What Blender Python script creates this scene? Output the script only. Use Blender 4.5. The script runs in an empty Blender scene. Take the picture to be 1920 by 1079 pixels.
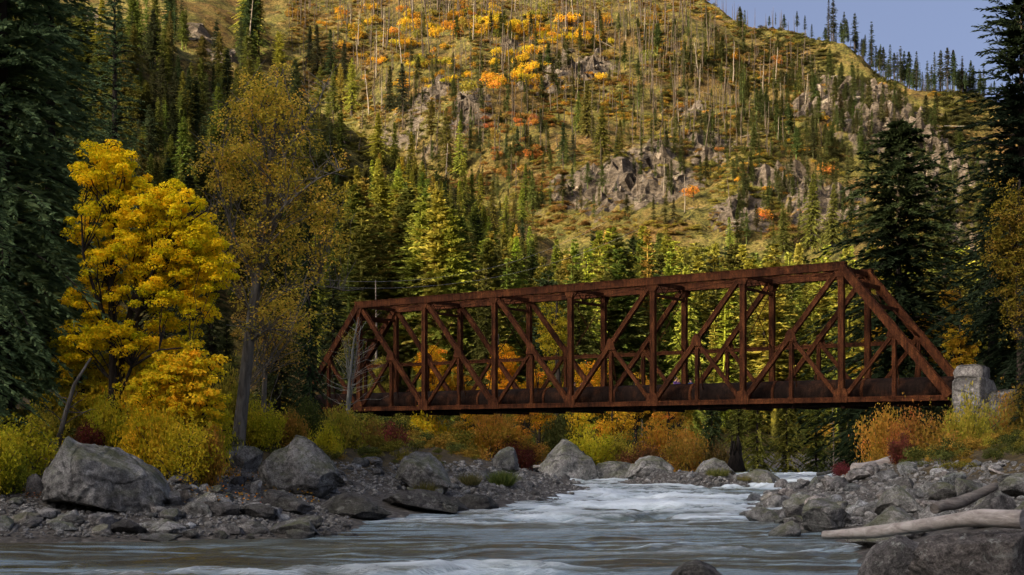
import bpy, bmesh, math, random
import numpy as np
from mathutils import Vector, Matrix

# ------------------------------------------------------------------ camera, world, sun, exposure
sc = bpy.context.scene
COL = sc.collection
F = 2500.0            # focal length in photo pixels (1920 wide)
CH = 2.4              # camera height over the water
HOR = 831.0           # horizon row in the photo
cam_data = bpy.data.cameras.new('camera')
cam_data.sensor_width = 36.0
cam_data.lens = 36.0 * F / 1920.0
cam_data.shift_y = (HOR - 539.5) / 1920.0
cam_data.clip_start = 0.2
cam_data.clip_end = 6000
cam = bpy.data.objects.new('camera', cam_data)
cam.location = (0, 0, CH)
cam.rotation_euler = (math.radians(90), 0, 0)
COL.objects.link(cam)
sc.camera = cam

SUN_EL = math.radians(22.0)
SX, SY = -0.806, -0.591                       # horizontal direction towards the sun
world = bpy.data.worlds.new('World'); sc.world = world; world.use_nodes = True
wn = world.node_tree; wn.nodes.clear()
sky = wn.nodes.new('ShaderNodeTexSky'); sky.sky_type = 'NISHITA'; sky.sun_disc = False
sky.sun_elevation = SUN_EL; sky.sun_rotation = math.atan2(SX, SY)
sky.altitude = 0; sky.air_density = 0.28; sky.dust_density = 10.0; sky.ozone_density = 1.2
bg = wn.nodes.new('ShaderNodeBackground'); bg.inputs['Strength'].default_value = 0.15
wo = wn.nodes.new('ShaderNodeOutputWorld')
wn.links.new(sky.outputs[0], bg.inputs[0]); wn.links.new(bg.outputs[0], wo.inputs[0])
sd = bpy.data.lights.new('sun', 'SUN'); sd.energy = 4.6; sd.angle = math.radians(0.5); sd.color = (1.0, 0.78, 0.46)
sun = bpy.data.objects.new('sun', sd); COL.objects.link(sun)
S = Vector((SX * math.cos(SUN_EL), SY * math.cos(SUN_EL), math.sin(SUN_EL))).normalized()
sun.rotation_euler = S.to_track_quat('Z', 'Y').to_euler(); sun.location = (-200, -150, 200)

sc.view_settings.view_transform = 'Standard'; sc.view_settings.look = 'None'
sc.view_settings.gamma = 1.0; sc.view_settings.exposure = 1.55; sc.view_settings.use_curve_mapping = False
sc.render.engine = 'CYCLES'
sc.cycles.use_denoising = True
try: sc.cycles.denoiser = 'OPENIMAGEDENOISE'
except Exception: pass
sc.cycles.max_bounces = 5; sc.cycles.diffuse_bounces = 3; sc.cycles.glossy_bounces = 2
sc.cycles.transmission_bounces = 3; sc.cycles.transparent_max_bounces = 4
sc.cycles.caustics_reflective = False; sc.cycles.caustics_refractive = False
sc.cycles.sample_clamp_indirect = 4.0
sc.render.film_transparent = False

rng = np.random.default_rng(7)
PI = math.pi

# ------------------------------------------------------------------ helpers
def px2x(px, d): return (px - 960.0) / F * d
def px2z(py, d): return CH + (HOR - py) / F * d

def hash3(ix, iy, iz, seed):
    h = (ix.astype(np.int64) * 374761393 + iy.astype(np.int64) * 668265263 + iz.astype(np.int64) * 2147483647 + seed * 974634541) & 0xFFFFFFFF
    h = ((h ^ (h >> 13)) * 1274126177) & 0xFFFFFFFF
    h = ((h ^ (h >> 16)) * 2246822519) & 0xFFFFFFFF
    h = h ^ (h >> 15)
    return (h & 0xFFFFFF).astype(np.float64) / 0x7FFFFF - 1.0

def vnoise(P, seed=0):
    P = np.asarray(P, float)
    I = np.floor(P); f = P - I; u = f * f * f * (f * (f * 6 - 15) + 10)
    ix, iy, iz = I[:, 0], I[:, 1], I[:, 2]
    r = 0
    for a in (0, 1):
        for b in (0, 1):
            for c in (0, 1):
                w = (u[:, 0] if a else 1 - u[:, 0]) * (u[:, 1] if b else 1 - u[:, 1]) * (u[:, 2] if c else 1 - u[:, 2])
                r = r + w * hash3(ix + a, iy + b, iz + c, seed)
    return r

def fbm(P, octs=4, seed=0, gain=0.5):
    P = np.asarray(P, float); r = 0; a = 1.0; t = 0
    for k in range(octs):
        r = r + a * vnoise(P * (2.03 ** k) + 17.3 * k, seed + k); t += a; a *= gain
    return r / t

def facet(P, seed=0):
    """blocky rock relief: nearest of jittered cells, each cell its own height and tilt"""
    P = np.asarray(P, float); I = np.floor(P)
    best = np.full(len(P), 9e9); val = np.zeros(len(P))
    for a in (-1, 0, 1):
        for b in (-1, 0, 1):
            for c in (-1, 0, 1):
                J = I + np.array((a, b, c))
                h = [hash3(J[:, 0], J[:, 1], J[:, 2], seed + k) for k in range(6)]
                D = P - (J + 0.5 + 0.45 * np.stack(h[:3], 1))
                dd = (D * D).sum(1)
                v = 0.55 * h[3] + D[:, 0] * h[4] * 0.9 + D[:, 1] * h[5] * 0.9 + D[:, 2] * h[3] * 0.9
                m = dd < best
                best = np.where(m, dd, best); val = np.where(m, v, val)
    return val

def make_mesh(name, V, groups, mats=(), smooth=False, tint=None, col=None, smooth_groups=None):
    """groups: list of (faces array (m,k), material index)"""
    me = bpy.data.meshes.new(name)
    V = np.ascontiguousarray(np.asarray(V, np.float32))
    me.vertices.add(len(V)); me.vertices.foreach_set('co', V.ravel())
    groups = [(np.asarray(f, np.int32), m) for f, m in groups if len(f)]
    loops = np.concatenate([f.ravel() for f, m in groups])
    cnt = np.concatenate([np.full(len(f), f.shape[1], np.int32) for f, m in groups])
    mi = np.concatenate([np.full(len(f), m, np.int32) for f, m in groups])
    me.loops.add(len(loops)); me.loops.foreach_set('vertex_index', loops)
    me.polygons.add(len(cnt))
    st = np.zeros(len(cnt), np.int32); st[1:] = np.cumsum(cnt)[:-1]
    me.polygons.foreach_set('loop_start', st)
    me.polygons.foreach_set('material_index', mi)
    if smooth_groups is not None:
        sm = np.concatenate([np.full(len(f), bool(s)) for (f, m), s in zip(groups, smooth_groups)])
    else:
        sm = np.full(len(cnt), bool(smooth))
    me.polygons.foreach_set('use_smooth', sm)
    for m in mats: me.materials.append(m)
    if tint is not None:
        a = me.attributes.new('tint', 'FLOAT', 'FACE'); a.data.foreach_set('value', np.asarray(tint, np.float32))
    if col is not None:
        a = me.attributes.new('col', 'FLOAT_COLOR', 'FACE')
        c = np.ones((len(cnt), 4), np.float32); c[:, :3] = col
        a.data.foreach_set('color', c.ravel())
    me.update(calc_edges=True)
    return me

def link(name, me, parent=None, loc=(0, 0, 0), rot=(0, 0, 0), scale=(1, 1, 1), color=None):
    o = bpy.data.objects.new(name, me); COL.objects.link(o)
    if parent is not None: o.parent = parent
    o.location = loc; o.rotation_euler = rot
    o.scale = (scale, scale, scale) if np.isscalar(scale) else scale
    if color is not None: o.color = (*color, 1.0)
    return o

def tag(o, label, cat, group=None):
    o['label'] = label; o['category'] = cat
    if group: o['group'] = group
    return o

def empty(name, loc=(0, 0, 0), rz=0.0, scale=1.0):
    o = link(name, None, None, loc, (0, 0, rz), scale); o.empty_display_size = 0.3
    return o

class Geo:
    """collects pieces into one mesh"""
    def __init__(s): s.V = []; s.G = []; s.n = 0; s.S = []
    def add(s, V, F, m=0, smooth=False):
        F = np.asarray(F, np.int32) + s.n
        s.V.append(np.asarray(V, float)); s.G.append((F, m)); s.S.append(smooth); s.n += len(V)
    def tube(s, pts, rad, sides=6, m=0, caps=True):
        V, Q, T = tube(pts, rad, sides, caps)
        base = s.n
        s.V.append(V); s.G.append((Q + base, m)); s.S.append(True)
        if caps: s.G.append((T + base, m)); s.S.append(False)
        s.n += len(V)
    def beam(s, a, b, w, h, up=(0, 0, 1), m=0):
        V, Q = beam(a, b, w, h, up); s.add(V, Q, m)
    def build(s, name, mats):
        return make_mesh(name, np.concatenate(s.V), s.G, mats, smooth_groups=s.S)

def tube(pts, rad, sides=6, caps=True):
    P = np.asarray(pts, float); n = len(P); R = np.full(n, rad) if np.isscalar(rad) else np.asarray(rad, float)
    T = np.gradient(P, axis=0); T /= np.linalg.norm(T, axis=1)[:, None] + 1e-9
    ref = np.array((0, 0, 1.0)) if abs(T[:, 2]).mean() < 0.8 else np.array((1.0, 0, 0))
    A = np.cross(T, ref); A /= np.linalg.norm(A, axis=1)[:, None] + 1e-9
    B = np.cross(T, A)
    ang = np.arange(sides) / sides * 2 * PI
    V = P[:, None] + R[:, None, None] * (np.cos(ang)[None, :, None] * A[:, None] + np.sin(ang)[None, :, None] * B[:, None])
    V = V.reshape(-1, 3)
    i = np.arange(n - 1)[:, None] * sides; j = np.arange(sides)[None]; k = (j + 1) % sides
    Q = np.stack([i + j, i + sides + j, i + sides + k, i + k], -1).reshape(-1, 4)
    Tc = np.zeros((0, 3), int)
    if caps:
        V = np.concatenate([V, P[:1], P[-1:]]); c0, c1 = n * sides, n * sides + 1
        j = np.arange(sides); k = (j + 1) % sides
        Tc = np.concatenate([np.stack([np.full(sides, c0), j, k], 1), np.stack([np.full(sides, c1), (n - 1) * sides + k, (n - 1) * sides + j], 1)])
    return V, Q, Tc

BOXQ = np.array([[0, 3, 2, 1], [4, 5, 6, 7], [0, 1, 5, 4], [1, 2, 6, 5], [2, 3, 7, 6], [3, 0, 4, 7]])
def beam(a, b, w, h, up=(0, 0, 1)):
    a = np.asarray(a, float); b = np.asarray(b, float); t = b - a; t /= np.linalg.norm(t)
    s = np.cross(t, np.asarray(up, float)); s /= np.linalg.norm(s); u = np.cross(s, t)
    o = [(-w / 2, -h / 2), (w / 2, -h / 2), (w / 2, h / 2), (-w / 2, h / 2)]
    V = [a + s * x + u * y for x, y in o] + [b + s * x + u * y for x, y in o]
    return np.array(V), BOXQ

# ------------------------------------------------------------------ materials
def nt(name):
    m = bpy.data.materials.new(name); m.use_nodes = True
    t = m.node_tree; t.nodes.clear()
    out = t.nodes.new('ShaderNodeOutputMaterial')
    return m, t, out
def N(t, typ, **kw):
    n = t.nodes.new(typ)
    for k, v in kw.items():
        if hasattr(n, k): setattr(n, k, v)
    return n
def lk(t, a, b): t.links.new(a, b)
def setin(n, **kw):
    for k, v in kw.items(): n.inputs[k.replace('_', ' ')].default_value = v
def noise(t, vec, scale, detail=4, rough=0.55, dist=0.0):
    n = N(t, 'ShaderNodeTexNoise'); setin(n, Scale=scale, Detail=detail, Roughness=rough, Distortion=dist)
    if vec is not None: lk(t, vec, n.inputs['Vector'])
    return n.outputs['Fac']
def ramp(t, fac, stops):
    r = N(t, 'ShaderNodeValToRGB'); e = r.color_ramp.elements
    while len(e) < len(stops): e.new(0.5)
    for k, (p, c) in zip(e, stops):
        k.position = p; k.color = (*c, 1) if len(c) == 3 else c
    lk(t, fac, r.inputs[0]); return r.outputs[0]
def g(v): return (v, v, v)
def mixc(t, fac, a, b, mode='MIX'):
    n = N(t, 'ShaderNodeMix'); n.data_type = 'RGBA'; n.blend_type = mode
    for s, v in ((0, fac), (6, a), (7, b)):
        if isinstance(v, (int, float)): n.inputs[s].default_value = v
        elif isinstance(v, tuple): n.inputs[s].default_value = (*v, 1)
        else: lk(t, v, n.inputs[s])
    return n.outputs[2]
def math_(t, op, a, b=0.0, clamp=False):
    n = N(t, 'ShaderNodeMath', operation=op); n.use_clamp = clamp
    for i, v in enumerate((a, b)):
        if isinstance(v, (int, float)): n.inputs[i].default_value = v
        else: lk(t, v, n.inputs[i])
    return n.outputs[0]
def mapping(t, vec, scale):
    n = N(t, 'ShaderNodeMapping'); n.inputs['Scale'].default_value = scale; lk(t, vec, n.inputs['Vector']); return n.outputs[0]
def principled(t, out, base, rough=0.8, spec=0.3, bump=None, bstr=0.5, bdist=0.05, metallic=0.0):
    p = N(t, 'ShaderNodeBsdfPrincipled')
    for k, v in (('Base Color', base), ('Roughness', rough), ('Metallic', metallic)):
        if isinstance(v, (int, float)): p.inputs[k].default_value = v
        elif isinstance(v, tuple): p.inputs[k].default_value = (*v, 1)
        else: lk(t, v, p.inputs[k])
    p.inputs['Specular IOR Level'].default_value = spec
    if bump is not None:
        b = N(t, 'ShaderNodeBump'); setin(b, Strength=bstr, Distance=bdist); lk(t, bump, b.inputs['Height']); lk(t, b.outputs[0], p.inputs['Normal'])
    lk(t, p.outputs[0], out.inputs[0]); return p

def leaf_material(name, source='object', trans=0.35, vary=0.55, hue=0.03):
    m, t, out = nt(name)
    if source == 'object':
        oi = N(t, 'ShaderNodeObjectInfo'); c = oi.outputs['Color']; rnd = oi.outputs['Random']
    elif source == 'instancer':
        a = N(t, 'ShaderNodeAttribute'); a.attribute_type = 'INSTANCER'; a.attribute_name = 'icol'; c = a.outputs['Color']; rnd = None
    else:
        a = N(t, 'ShaderNodeAttribute'); a.attribute_name = 'col'; c = a.outputs['Color']; rnd = None
    ti = N(t, 'ShaderNodeAttribute'); ti.attribute_name = 'tint'
    hs = N(t, 'ShaderNodeHueSaturation')
    lk(t, c, hs.inputs['Color'])
    v = math_(t, 'MULTIPLY_ADD', ti.outputs['Fac'], vary); v.node.inputs[2].default_value = 1.0
    lk(t, v, hs.inputs['Value'])
    h = math_(t, 'MULTIPLY_ADD', ti.outputs['Fac'], -hue); h.node.inputs[2].default_value = 0.5
    lk(t, h, hs.inputs['Hue'])
    d = N(t, 'ShaderNodeBsdfDiffuse'); tr = N(t, 'ShaderNodeBsdfTranslucent')
    lk(t, hs.outputs[0], d.inputs[0]); lk(t, hs.outputs[0], tr.inputs[0])
    mx = N(t, 'ShaderNodeMixShader'); mx.inputs[0].default_value = trans
    lk(t, d.outputs[0], mx.inputs[1]); lk(t, tr.outputs[0], mx.inputs[2]); lk(t, mx.outputs[0], out.inputs[0])
    return m

def bark_material(name, c0, c1, scale=6.0, stretch=(1, 1, 0.18)):
    m, t, out = nt(name)
    tc = N(t, 'ShaderNodeTexCoord'); v = mapping(t, tc.outputs['Object'], stretch)
    n = noise(t, v, scale, 6, 0.65, 0.6)
    n2 = noise(t, tc.outputs['Object'], 1.1, 3)
    c = ramp(t, n, [(0.34, c0), (0.62, c1)])
    c = mixc(t, math_(t, 'MULTIPLY', n2, 0.6), c, tuple(x * 0.45 for x in c0))
    principled(t, out, c, 0.9, 0.15, n, 0.7, 0.04)
    return m

def rock_material(name, base=(0.20, 0.195, 0.185), lichen=0.5, moss=0.3, wet=True, scale=1.0):
    m, t, out = nt(name)
    tc = N(t, 'ShaderNodeTexCoord'); oi = N(t, 'ShaderNodeObjectInfo'); geo = N(t, 'ShaderNodeNewGeometry')
    ad = N(t, 'ShaderNodeVectorMath', operation='MULTIPLY_ADD')
    lk(t, oi.outputs['Location'], ad.inputs[0]); ad.inputs[1].default_value = (3.1, 2.3, 1.7); lk(t, geo.outputs['Position'], ad.inputs[2])
    v = ad.outputs[0]
    n1 = noise(t, v, 0.9 * scale, 5, 0.6, 0.3)
    n2 = noise(t, v, 5.5 * scale, 8, 0.72, 0.4)
    n3 = noise(t, v, 28 * scale, 4, 0.7)
    c = mixc(t, 1.0, tuple(base), oi.outputs['Color'], 'MULTIPLY')
    c = mixc(t, 1.0, c, ramp(t, n1, [(0.38, g(0.55)), (0.62, g(1.3))]), 'MULTIPLY')
    c = mixc(t, 1.0, c, ramp(t, n2, [(0.36, g(0.38)), (0.5, g(0.95)), (0.64, g(1.6))]), 'MULTIPLY')
    c = mixc(t, 1.0, c, ramp(t, n3, [(0.4, g(0.65)), (0.6, g(1.3))]), 'MULTIPLY')
    sp = N(t, 'ShaderNodeSeparateXYZ'); lk(t, geo.outputs['Normal'], sp.inputs[0])
    up = ramp(t, sp.outputs['Z'], [(0.15, g(0)), (0.75, g(1))])
    if lichen > 0:
        l = noise(t, v, 3.1 * scale, 7, 0.75, 0.8)
        lf = ramp(t, l, [(0.56, g(0)), (0.63, g(lichen))])
        c = mixc(t, math_(t, 'MULTIPLY', lf, math_(t, 'MULTIPLY_ADD', up, 0.6)), c, (0.33, 0.34, 0.30))
        l2 = noise(t, v, 2.2 * scale, 6, 0.7, 1.2)
        c = mixc(t, ramp(t, l2, [(0.58, g(0)), (0.68, g(lichen * 0.75))]), c, (0.055, 0.05, 0.045))
    if moss > 0:
        mo = noise(t, v, 1.3 * scale, 5, 0.65)
        mf = math_(t, 'MULTIPLY', ramp(t, mo, [(0.42, g(0)), (0.56, g(moss))]), up)
        c = mixc(t, mf, c, (0.085, 0.095, 0.03))
    rough = 0.88
    if wet:
        pz = N(t, 'ShaderNodeSeparateXYZ'); lk(t, geo.outputs['Position'], pz.inputs[0])
        wz = math_(t, 'MULTIPLY_ADD', n1, 0.5); wz.node.inputs[2].default_value = -0.22
        w = math_(t, 'SUBTRACT', wz, pz.outputs['Z']); w = math_(t, 'MULTIPLY_ADD', w, 6.0, True); w.node.inputs[2].default_value = 1.0
        c = mixc(t, w, c, mixc(t, 1.0, c, g(0.38), 'MULTIPLY'))
        r = math_(t, 'MULTIPLY_ADD', w, -0.45); r.node.inputs[2].default_value = 0.88
        rough = r
    cr = N(t, 'ShaderNodeTexVoronoi', feature='DISTANCE_TO_EDGE'); setin(cr, Scale=0.55 * scale)
    dv = N(t, 'ShaderNodeMix'); dv.data_type = 'VECTOR'; dv.inputs[0].default_value = 0.28
    nn = N(t, 'ShaderNodeTexNoise'); setin(nn, Scale=1.6 * scale, Detail=5.0); lk(t, v, nn.inputs['Vector'])
    lk(t, v, dv.inputs[4]); lk(t, nn.outputs['Color'], dv.inputs[5]); lk(t, dv.outputs[1], cr.inputs['Vector'])
    ck = ramp(t, cr.outputs['Distance'], [(0.0, g(0)), (0.022, g(1))])
    c = mixc(t, 1.0, c, mixc(t, 0.5, ck, (1, 1, 1)), 'MULTIPLY')
    h = math_(t, 'MULTIPLY_ADD', n3, 0.25); lk(t, n2, h.node.inputs[2])
    h2 = math_(t, 'MULTIPLY_ADD', ck, 0.35); lk(t, h, h2.node.inputs[2])
    principled(t, out, c, rough, 0.25, h2, 1.0, 0.12 / scale)
    return m

def rust_material(name, c0, c1, c2):
    m, t, out = nt(name)
    tc = N(t, 'ShaderNodeTexCoord'); geo = N(t, 'ShaderNodeNewGeometry')
    n1 = noise(t, geo.outputs['Position'], 0.8, 6, 0.65, 0.5)
    n2 = noise(t, mapping(t, geo.outputs['Position'], (3, 3, 0.5)), 2.2, 6, 0.7)
    n3 = noise(t, geo.outputs['Position'], 14, 4, 0.7)
    c = ramp(t, n1, [(0.3, c0), (0.5, c1), (0.72, c2)])
    c = mixc(t, 1.0, c, ramp(t, n2, [(0.36, g(0.42)), (0.62, g(1.45))]), 'MULTIPLY')
    c = mixc(t, 1.0, c, ramp(t, n3, [(0.38, g(0.6)), (0.62, g(1.35))]), 'MULTIPLY')
    principled(t, out, c, 0.9, 0.08, n3, 0.3, 0.02)
    return m

def plain(name, c, rough=0.8, var=0.3, scale=8.0):
    m, t, out = nt(name)
    tc = N(t, 'ShaderNodeTexCoord')
    n = noise(t, tc.outputs['Object'], scale, 5, 0.6)
    cc = mixc(t, 1.0, tuple(c), ramp(t, n, [(0.3, g(1 - var)), (0.7, g(1 + var))]), 'MULTIPLY')
    principled(t, out, cc, rough, 0.25, n, 0.3, 0.02)
    return m

M_NEEDLE = leaf_material('needles', 'object', 0.30, 0.55, 0.02)
M_LEAF = leaf_material('leaves', 'object', 0.42, 0.5, 0.032)
M_STUFF = leaf_material('scrub_leaves', 'attr', 0.3, 0.5, 0.02)
M_BARK = bark_material('bark_brown', (0.035, 0.026, 0.018), (0.14, 0.105, 0.075))
M_BARKG = bark_material('bark_grey', (0.07, 0.062, 0.05), (0.26, 0.235, 0.195))
M_BARKD = bark_material('bark_dark', (0.014, 0.011, 0.009), (0.06, 0.047, 0.035))
M_BARKP = bark_material('bark_pale', (0.10, 0.10, 0.085), (0.30, 0.30, 0.26), 9.0)
M_CHAR = bark_material('bark_charred', (0.018, 0.014, 0.011), (0.11, 0.085, 0.06))
M_SILVER = bark_material('bark_silvered', (0.085, 0.07, 0.052), (0.25, 0.21, 0.16))
M_DRIFT = bark_material('driftwood_grain', (0.24, 0.21, 0.185), (0.50, 0.46, 0.42), 9.0, (0.12, 0.5, 1))
M_DRIFTD = bark_material('dark_driftwood', (0.06, 0.052, 0.045), (0.24, 0.215, 0.19), 9.0, (0.12, 0.5, 1))
M_ROCK = rock_material('granite', (0.205, 0.20, 0.186), 0.75, 0.6)
M_ROCKL = rock_material('lichen_rock', (0.15, 0.14, 0.13), 0.95, 0.0, True, 1.4)
M_ROCKD = rock_material('dark_granite', (0.10, 0.095, 0.09), 0.35, 0.12)
M_COB = rock_material('river_cobble', (0.20, 0.195, 0.183), 0.3, 0.12, True, 2.2)
M_CRAG = rock_material('crag_rock', (0.125, 0.102, 0.08), 0.45, 0.3, False, 0.35)
M_RUST = rust_material('rusted_steel', (0.018, 0.0070, 0.0036), (0.052, 0.0175, 0.0068), (0.105, 0.038, 0.013))
M_RUSTD = rust_material('dark_rusted_pipe', (0.007, 0.0045, 0.0035), (0.013, 0.0072, 0.005), (0.050, 0.020, 0.009))
M_TIMBER = plain('weathered_timber', (0.07, 0.055, 0.042), 0.9)
M_CONC = rock_material('abutment_concrete', (0.165, 0.157, 0.145), 0.8, 0.1, False, 0.9)
# ------------------------------------------------------------------ terrain
LSH = np.array([(-60, 2), (-30, 20), (-20, 28), (-12.5, 32), (-8.2, 32.8), (-4.8, 33.8), (-3.9, 42), (-.6, 48), (3, 57), (4.2, 68), (4.4, 80), (2, 95), (5, 110), (16, 124), (40, 134), (110, 146)], float)
RSH = np.array([(1.2, -40), (3, 6), (6.3, 18), (7.3, 28), (8, 34.5), (7.7, 40), (8.1, 46.5), (10, 57), (14.3, 71), (19.0, 80), (27, 90), (45, 104), (110, 126)], float)
def pdist(x, y, PL):
    best = np.full(x.shape, 1e18); sg = np.zeros(x.shape); tt = np.zeros(x.shape); L = 0
    for (ax, ay), (bx, by) in zip(PL[:-1], PL[1:]):
        dx, dy = bx - ax, by - ay; l = math.hypot(dx, dy)
        t = np.clip(((x - ax) * dx + (y - ay) * dy) / (l * l), 0, 1)
        ex, ey = x - ax - t * dx, y - ay - t * dy; d = ex * ex + ey * ey
        m = d < best; best = np.where(m, d, best)
        sg = np.where(m, np.sign(dx * ey - dy * ex), sg)      # + = to the left of the line
        tt = np.where(m, L + t * l, tt); L += l
    return np.sqrt(best), sg, tt
PROF_X = np.array([-6, -2, 0, 1.5, 4, 8, 13, 25, 60, 200.0]); PROF_Z = np.array([-1.1, -0.55, 0, 0.3, 0.85, 1.9, 3.1, 4.6, 6.0, 8.0])
SPUR = np.array([(-150, 130, 50), (-118, 190, 68), (-88, 235, 82), (-51, 300, 82), (-31, 297, 70), (-10, 270, 50), (5, 243, 31), (22, 215, 4)], float)
def smax(a, b, k): 
    h = np.clip(0.5 + 0.5 * (a - b) / k, 0, 1); return b * (1 - h) + a * h + k * h * (1 - h)
def hbase(x, y):
    x = np.asarray(x, float); y = np.asarray(y, float); shp = x.shape; x = x.ravel(); y = y.ravel()
    dl, sl, _ = pdist(x, y, LSH); dr, sr, _ = pdist(x, y, RSH)
    left = sl > 0; right = sr < 0
    zl = np.interp(np.where(left, dl, -dl), PROF_X, PROF_Z)
    zr = np.interp(np.where(right, dr, -dr), PROF_X, PROF_Z)
    zr = np.where(right, np.minimum(zr, 0.55 * zr + 1.4), zr)
    water = (~left) & (~right)
    z = np.where(left & (~right), zl, np.where(right, zr, np.maximum(zl, zr)))
    bar = 1 - ((x - 10.5) / 4.6) ** 2 - ((y - 77) / 4.2) ** 2
    z = np.where(water, np.maximum(z, np.clip(bar, -1, 1) * 0.75), z)
    # left spur with its ridge line, and the long mountain slope
    d, s, _ = pdist(x, y, SPUR[:, :2])
    best = np.full(x.shape, -1e9)
    for (ax, ay, az), (bx, by, bz) in zip(SPUR[:-1], SPUR[1:]):
        dx, dy = bx - ax, by - ay; l = math.hypot(dx, dy)
        t = np.clip(((x - ax) * dx + (y - ay) * dy) / (l * l), 0, 1)
        ex, ey = x - ax - t * dx, y - ay - t * dy; dd = np.hypot(ex, ey)
        side = dx * ey - dy * ex
        zz = az + (bz - az) * t - np.where(side > 0, 0.62, 0.66) * dd
        best = np.maximum(best, zz)
    best = np.maximum(best, 150 - .8 * np.hypot(x + 168, np.maximum(np.abs(y - 274) - 36, 0) * 1.7))  # unseen peak left of the view, added to cast shade on the gully
    gul = 26 * np.exp(-((x + 8 + 0.42 * (y - 330)) / 21) ** 2) * np.clip((y - 255) / 50, 0, 1) * np.clip((520 - y) / 90, 0, 1)
    P = np.stack([x, y, np.zeros_like(x)], 1)
    big = fbm(P / 75.0, 3, 5) * 16 * np.clip((y - 210) / 120, 0, 1) + fbm(P / 22.0, 3, 9) * 5.0 * np.clip((y - 200) / 80, 0, 1)
    crest = (x - 78) * .894 + (y - 560) * .447
    m = 5 + 0.56 * (y - 232) - np.maximum(0, crest + fbm(P / 40., 2, 21) * 5) * 1.0 - gul + big
    m = m - 0.25 * np.clip(x - 90, 0, 100) * np.clip((420 - y) / 200, 0, 1)
    h = smax(best + fbm(P / 18.0, 3, 3) * 2.5, m, 6.0)
    h = smax(h, z, np.where(y > 110, 4.0, 0.05))
    return h.reshape(shp)

def march(px, py, hf, d0=60, d1=760, step=1.0):
    """first point where the sight line through a photo pixel meets the terrain"""
    px = np.atleast_1d(np.asarray(px, float)); py = np.atleast_1d(np.asarray(py, float))
    res = np.full(len(px), np.nan); D = np.arange(d0, d1, step)
    for i in range(len(px)):
        x = (px[i] - 960) / F * D; z = CH + (HOR - py[i]) / F * D
        k = np.nonzero(hf(x, D) >= z)[0]
        if len(k): res[i] = D[k[0]]
    return res
# crags: places where bare rock breaks out of the slopes (photo pixel, radius in metres, strength)
CRAGS_PX = [(1065, 138, 13, 5), (1010, 160, 9, 4), (1120, 125, 10, 3.5), (1570, 200, 18, 7), (1625, 190, 14, 5), (1545, 170, 10, 4), (1690, 240, 15, 5), (1640, 250, 12, 4),
            (1330, 275, 9, 4), (1230, 300, 9, 4), (1275, 345, 9, 3.5), (1150, 355, 15, 4.5), (1100, 350, 12, 4), (1200, 370, 10, 3.5), (190, 75, 8, 4), (165, 40, 8, 4), (420, 110, 8, 3.5), (370, 70, 8, 3),
            (885, 190, 8, 4), (1390, 400, 9, 3), (1490, 340, 11, 4), (1440, 330, 8, 3), (1760, 330, 16, 4), (1550, 385, 12, 3.5), (960, 85, 6, 3), (820, 165, 9, 3.5), (1300, 210, 7, 2.5), (1750, 400, 14, 4), (880, 215, 6, 3)]
cd = march([c[0] for c in CRAGS_PX], [c[1] for c in CRAGS_PX], hbase)
CRAGS = [((c[0] - 960) / F * d, d, c[2], c[3]) for c, d in zip(CRAGS_PX, cd) if d == d]
def crag_mask(x, y):
    w = np.zeros(np.shape(x)); a = np.zeros(np.shape(x))
    for cx, cy, r, s in CRAGS:
        k = np.exp(-(((x - cx) / r) ** 2 + ((y - cy) / (r * 1.25)) ** 2) * 1.9); w = np.maximum(w, k); a = np.maximum(a, k * s)
    return w, a
def height(x, y):
    x = np.asarray(x, float); y = np.asarray(y, float)
    return hbase(x, y)
GRIDS = []
def ground_at(x, y):
    """height of the built sheets (bilinear on their own vertices)"""
    x = np.asarray(x, float); y = np.asarray(y, float); r = np.full(x.shape, np.nan)
    for xs, ys, Z in GRIDS:
        m = (y >= ys[0] - .01) & (y <= ys[-1]) & (x >= xs[0]) & (x <= xs[-1]) & np.isnan(r)
        if not m.any(): continue
        i = np.clip(np.searchsorted(xs, x[m]) - 1, 0, len(xs) - 2); j = np.clip(np.searchsorted(ys, y[m]) - 1, 0, len(ys) - 2)
        u = (x[m] - xs[i]) / (xs[i + 1] - xs[i]); v = np.clip((y[m] - ys[j]) / (ys[j + 1] - ys[j]), 0, 1)
        r[m] = Z[j, i] * (1 - u) * (1 - v) + Z[j, i + 1] * u * (1 - v) + Z[j + 1, i] * (1 - u) * v + Z[j + 1, i + 1] * u * v
    return np.where(np.isnan(r), 5.0, r)
def gz(x, y): return float(ground_at(np.array([x]), np.array([y]))[0])

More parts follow.
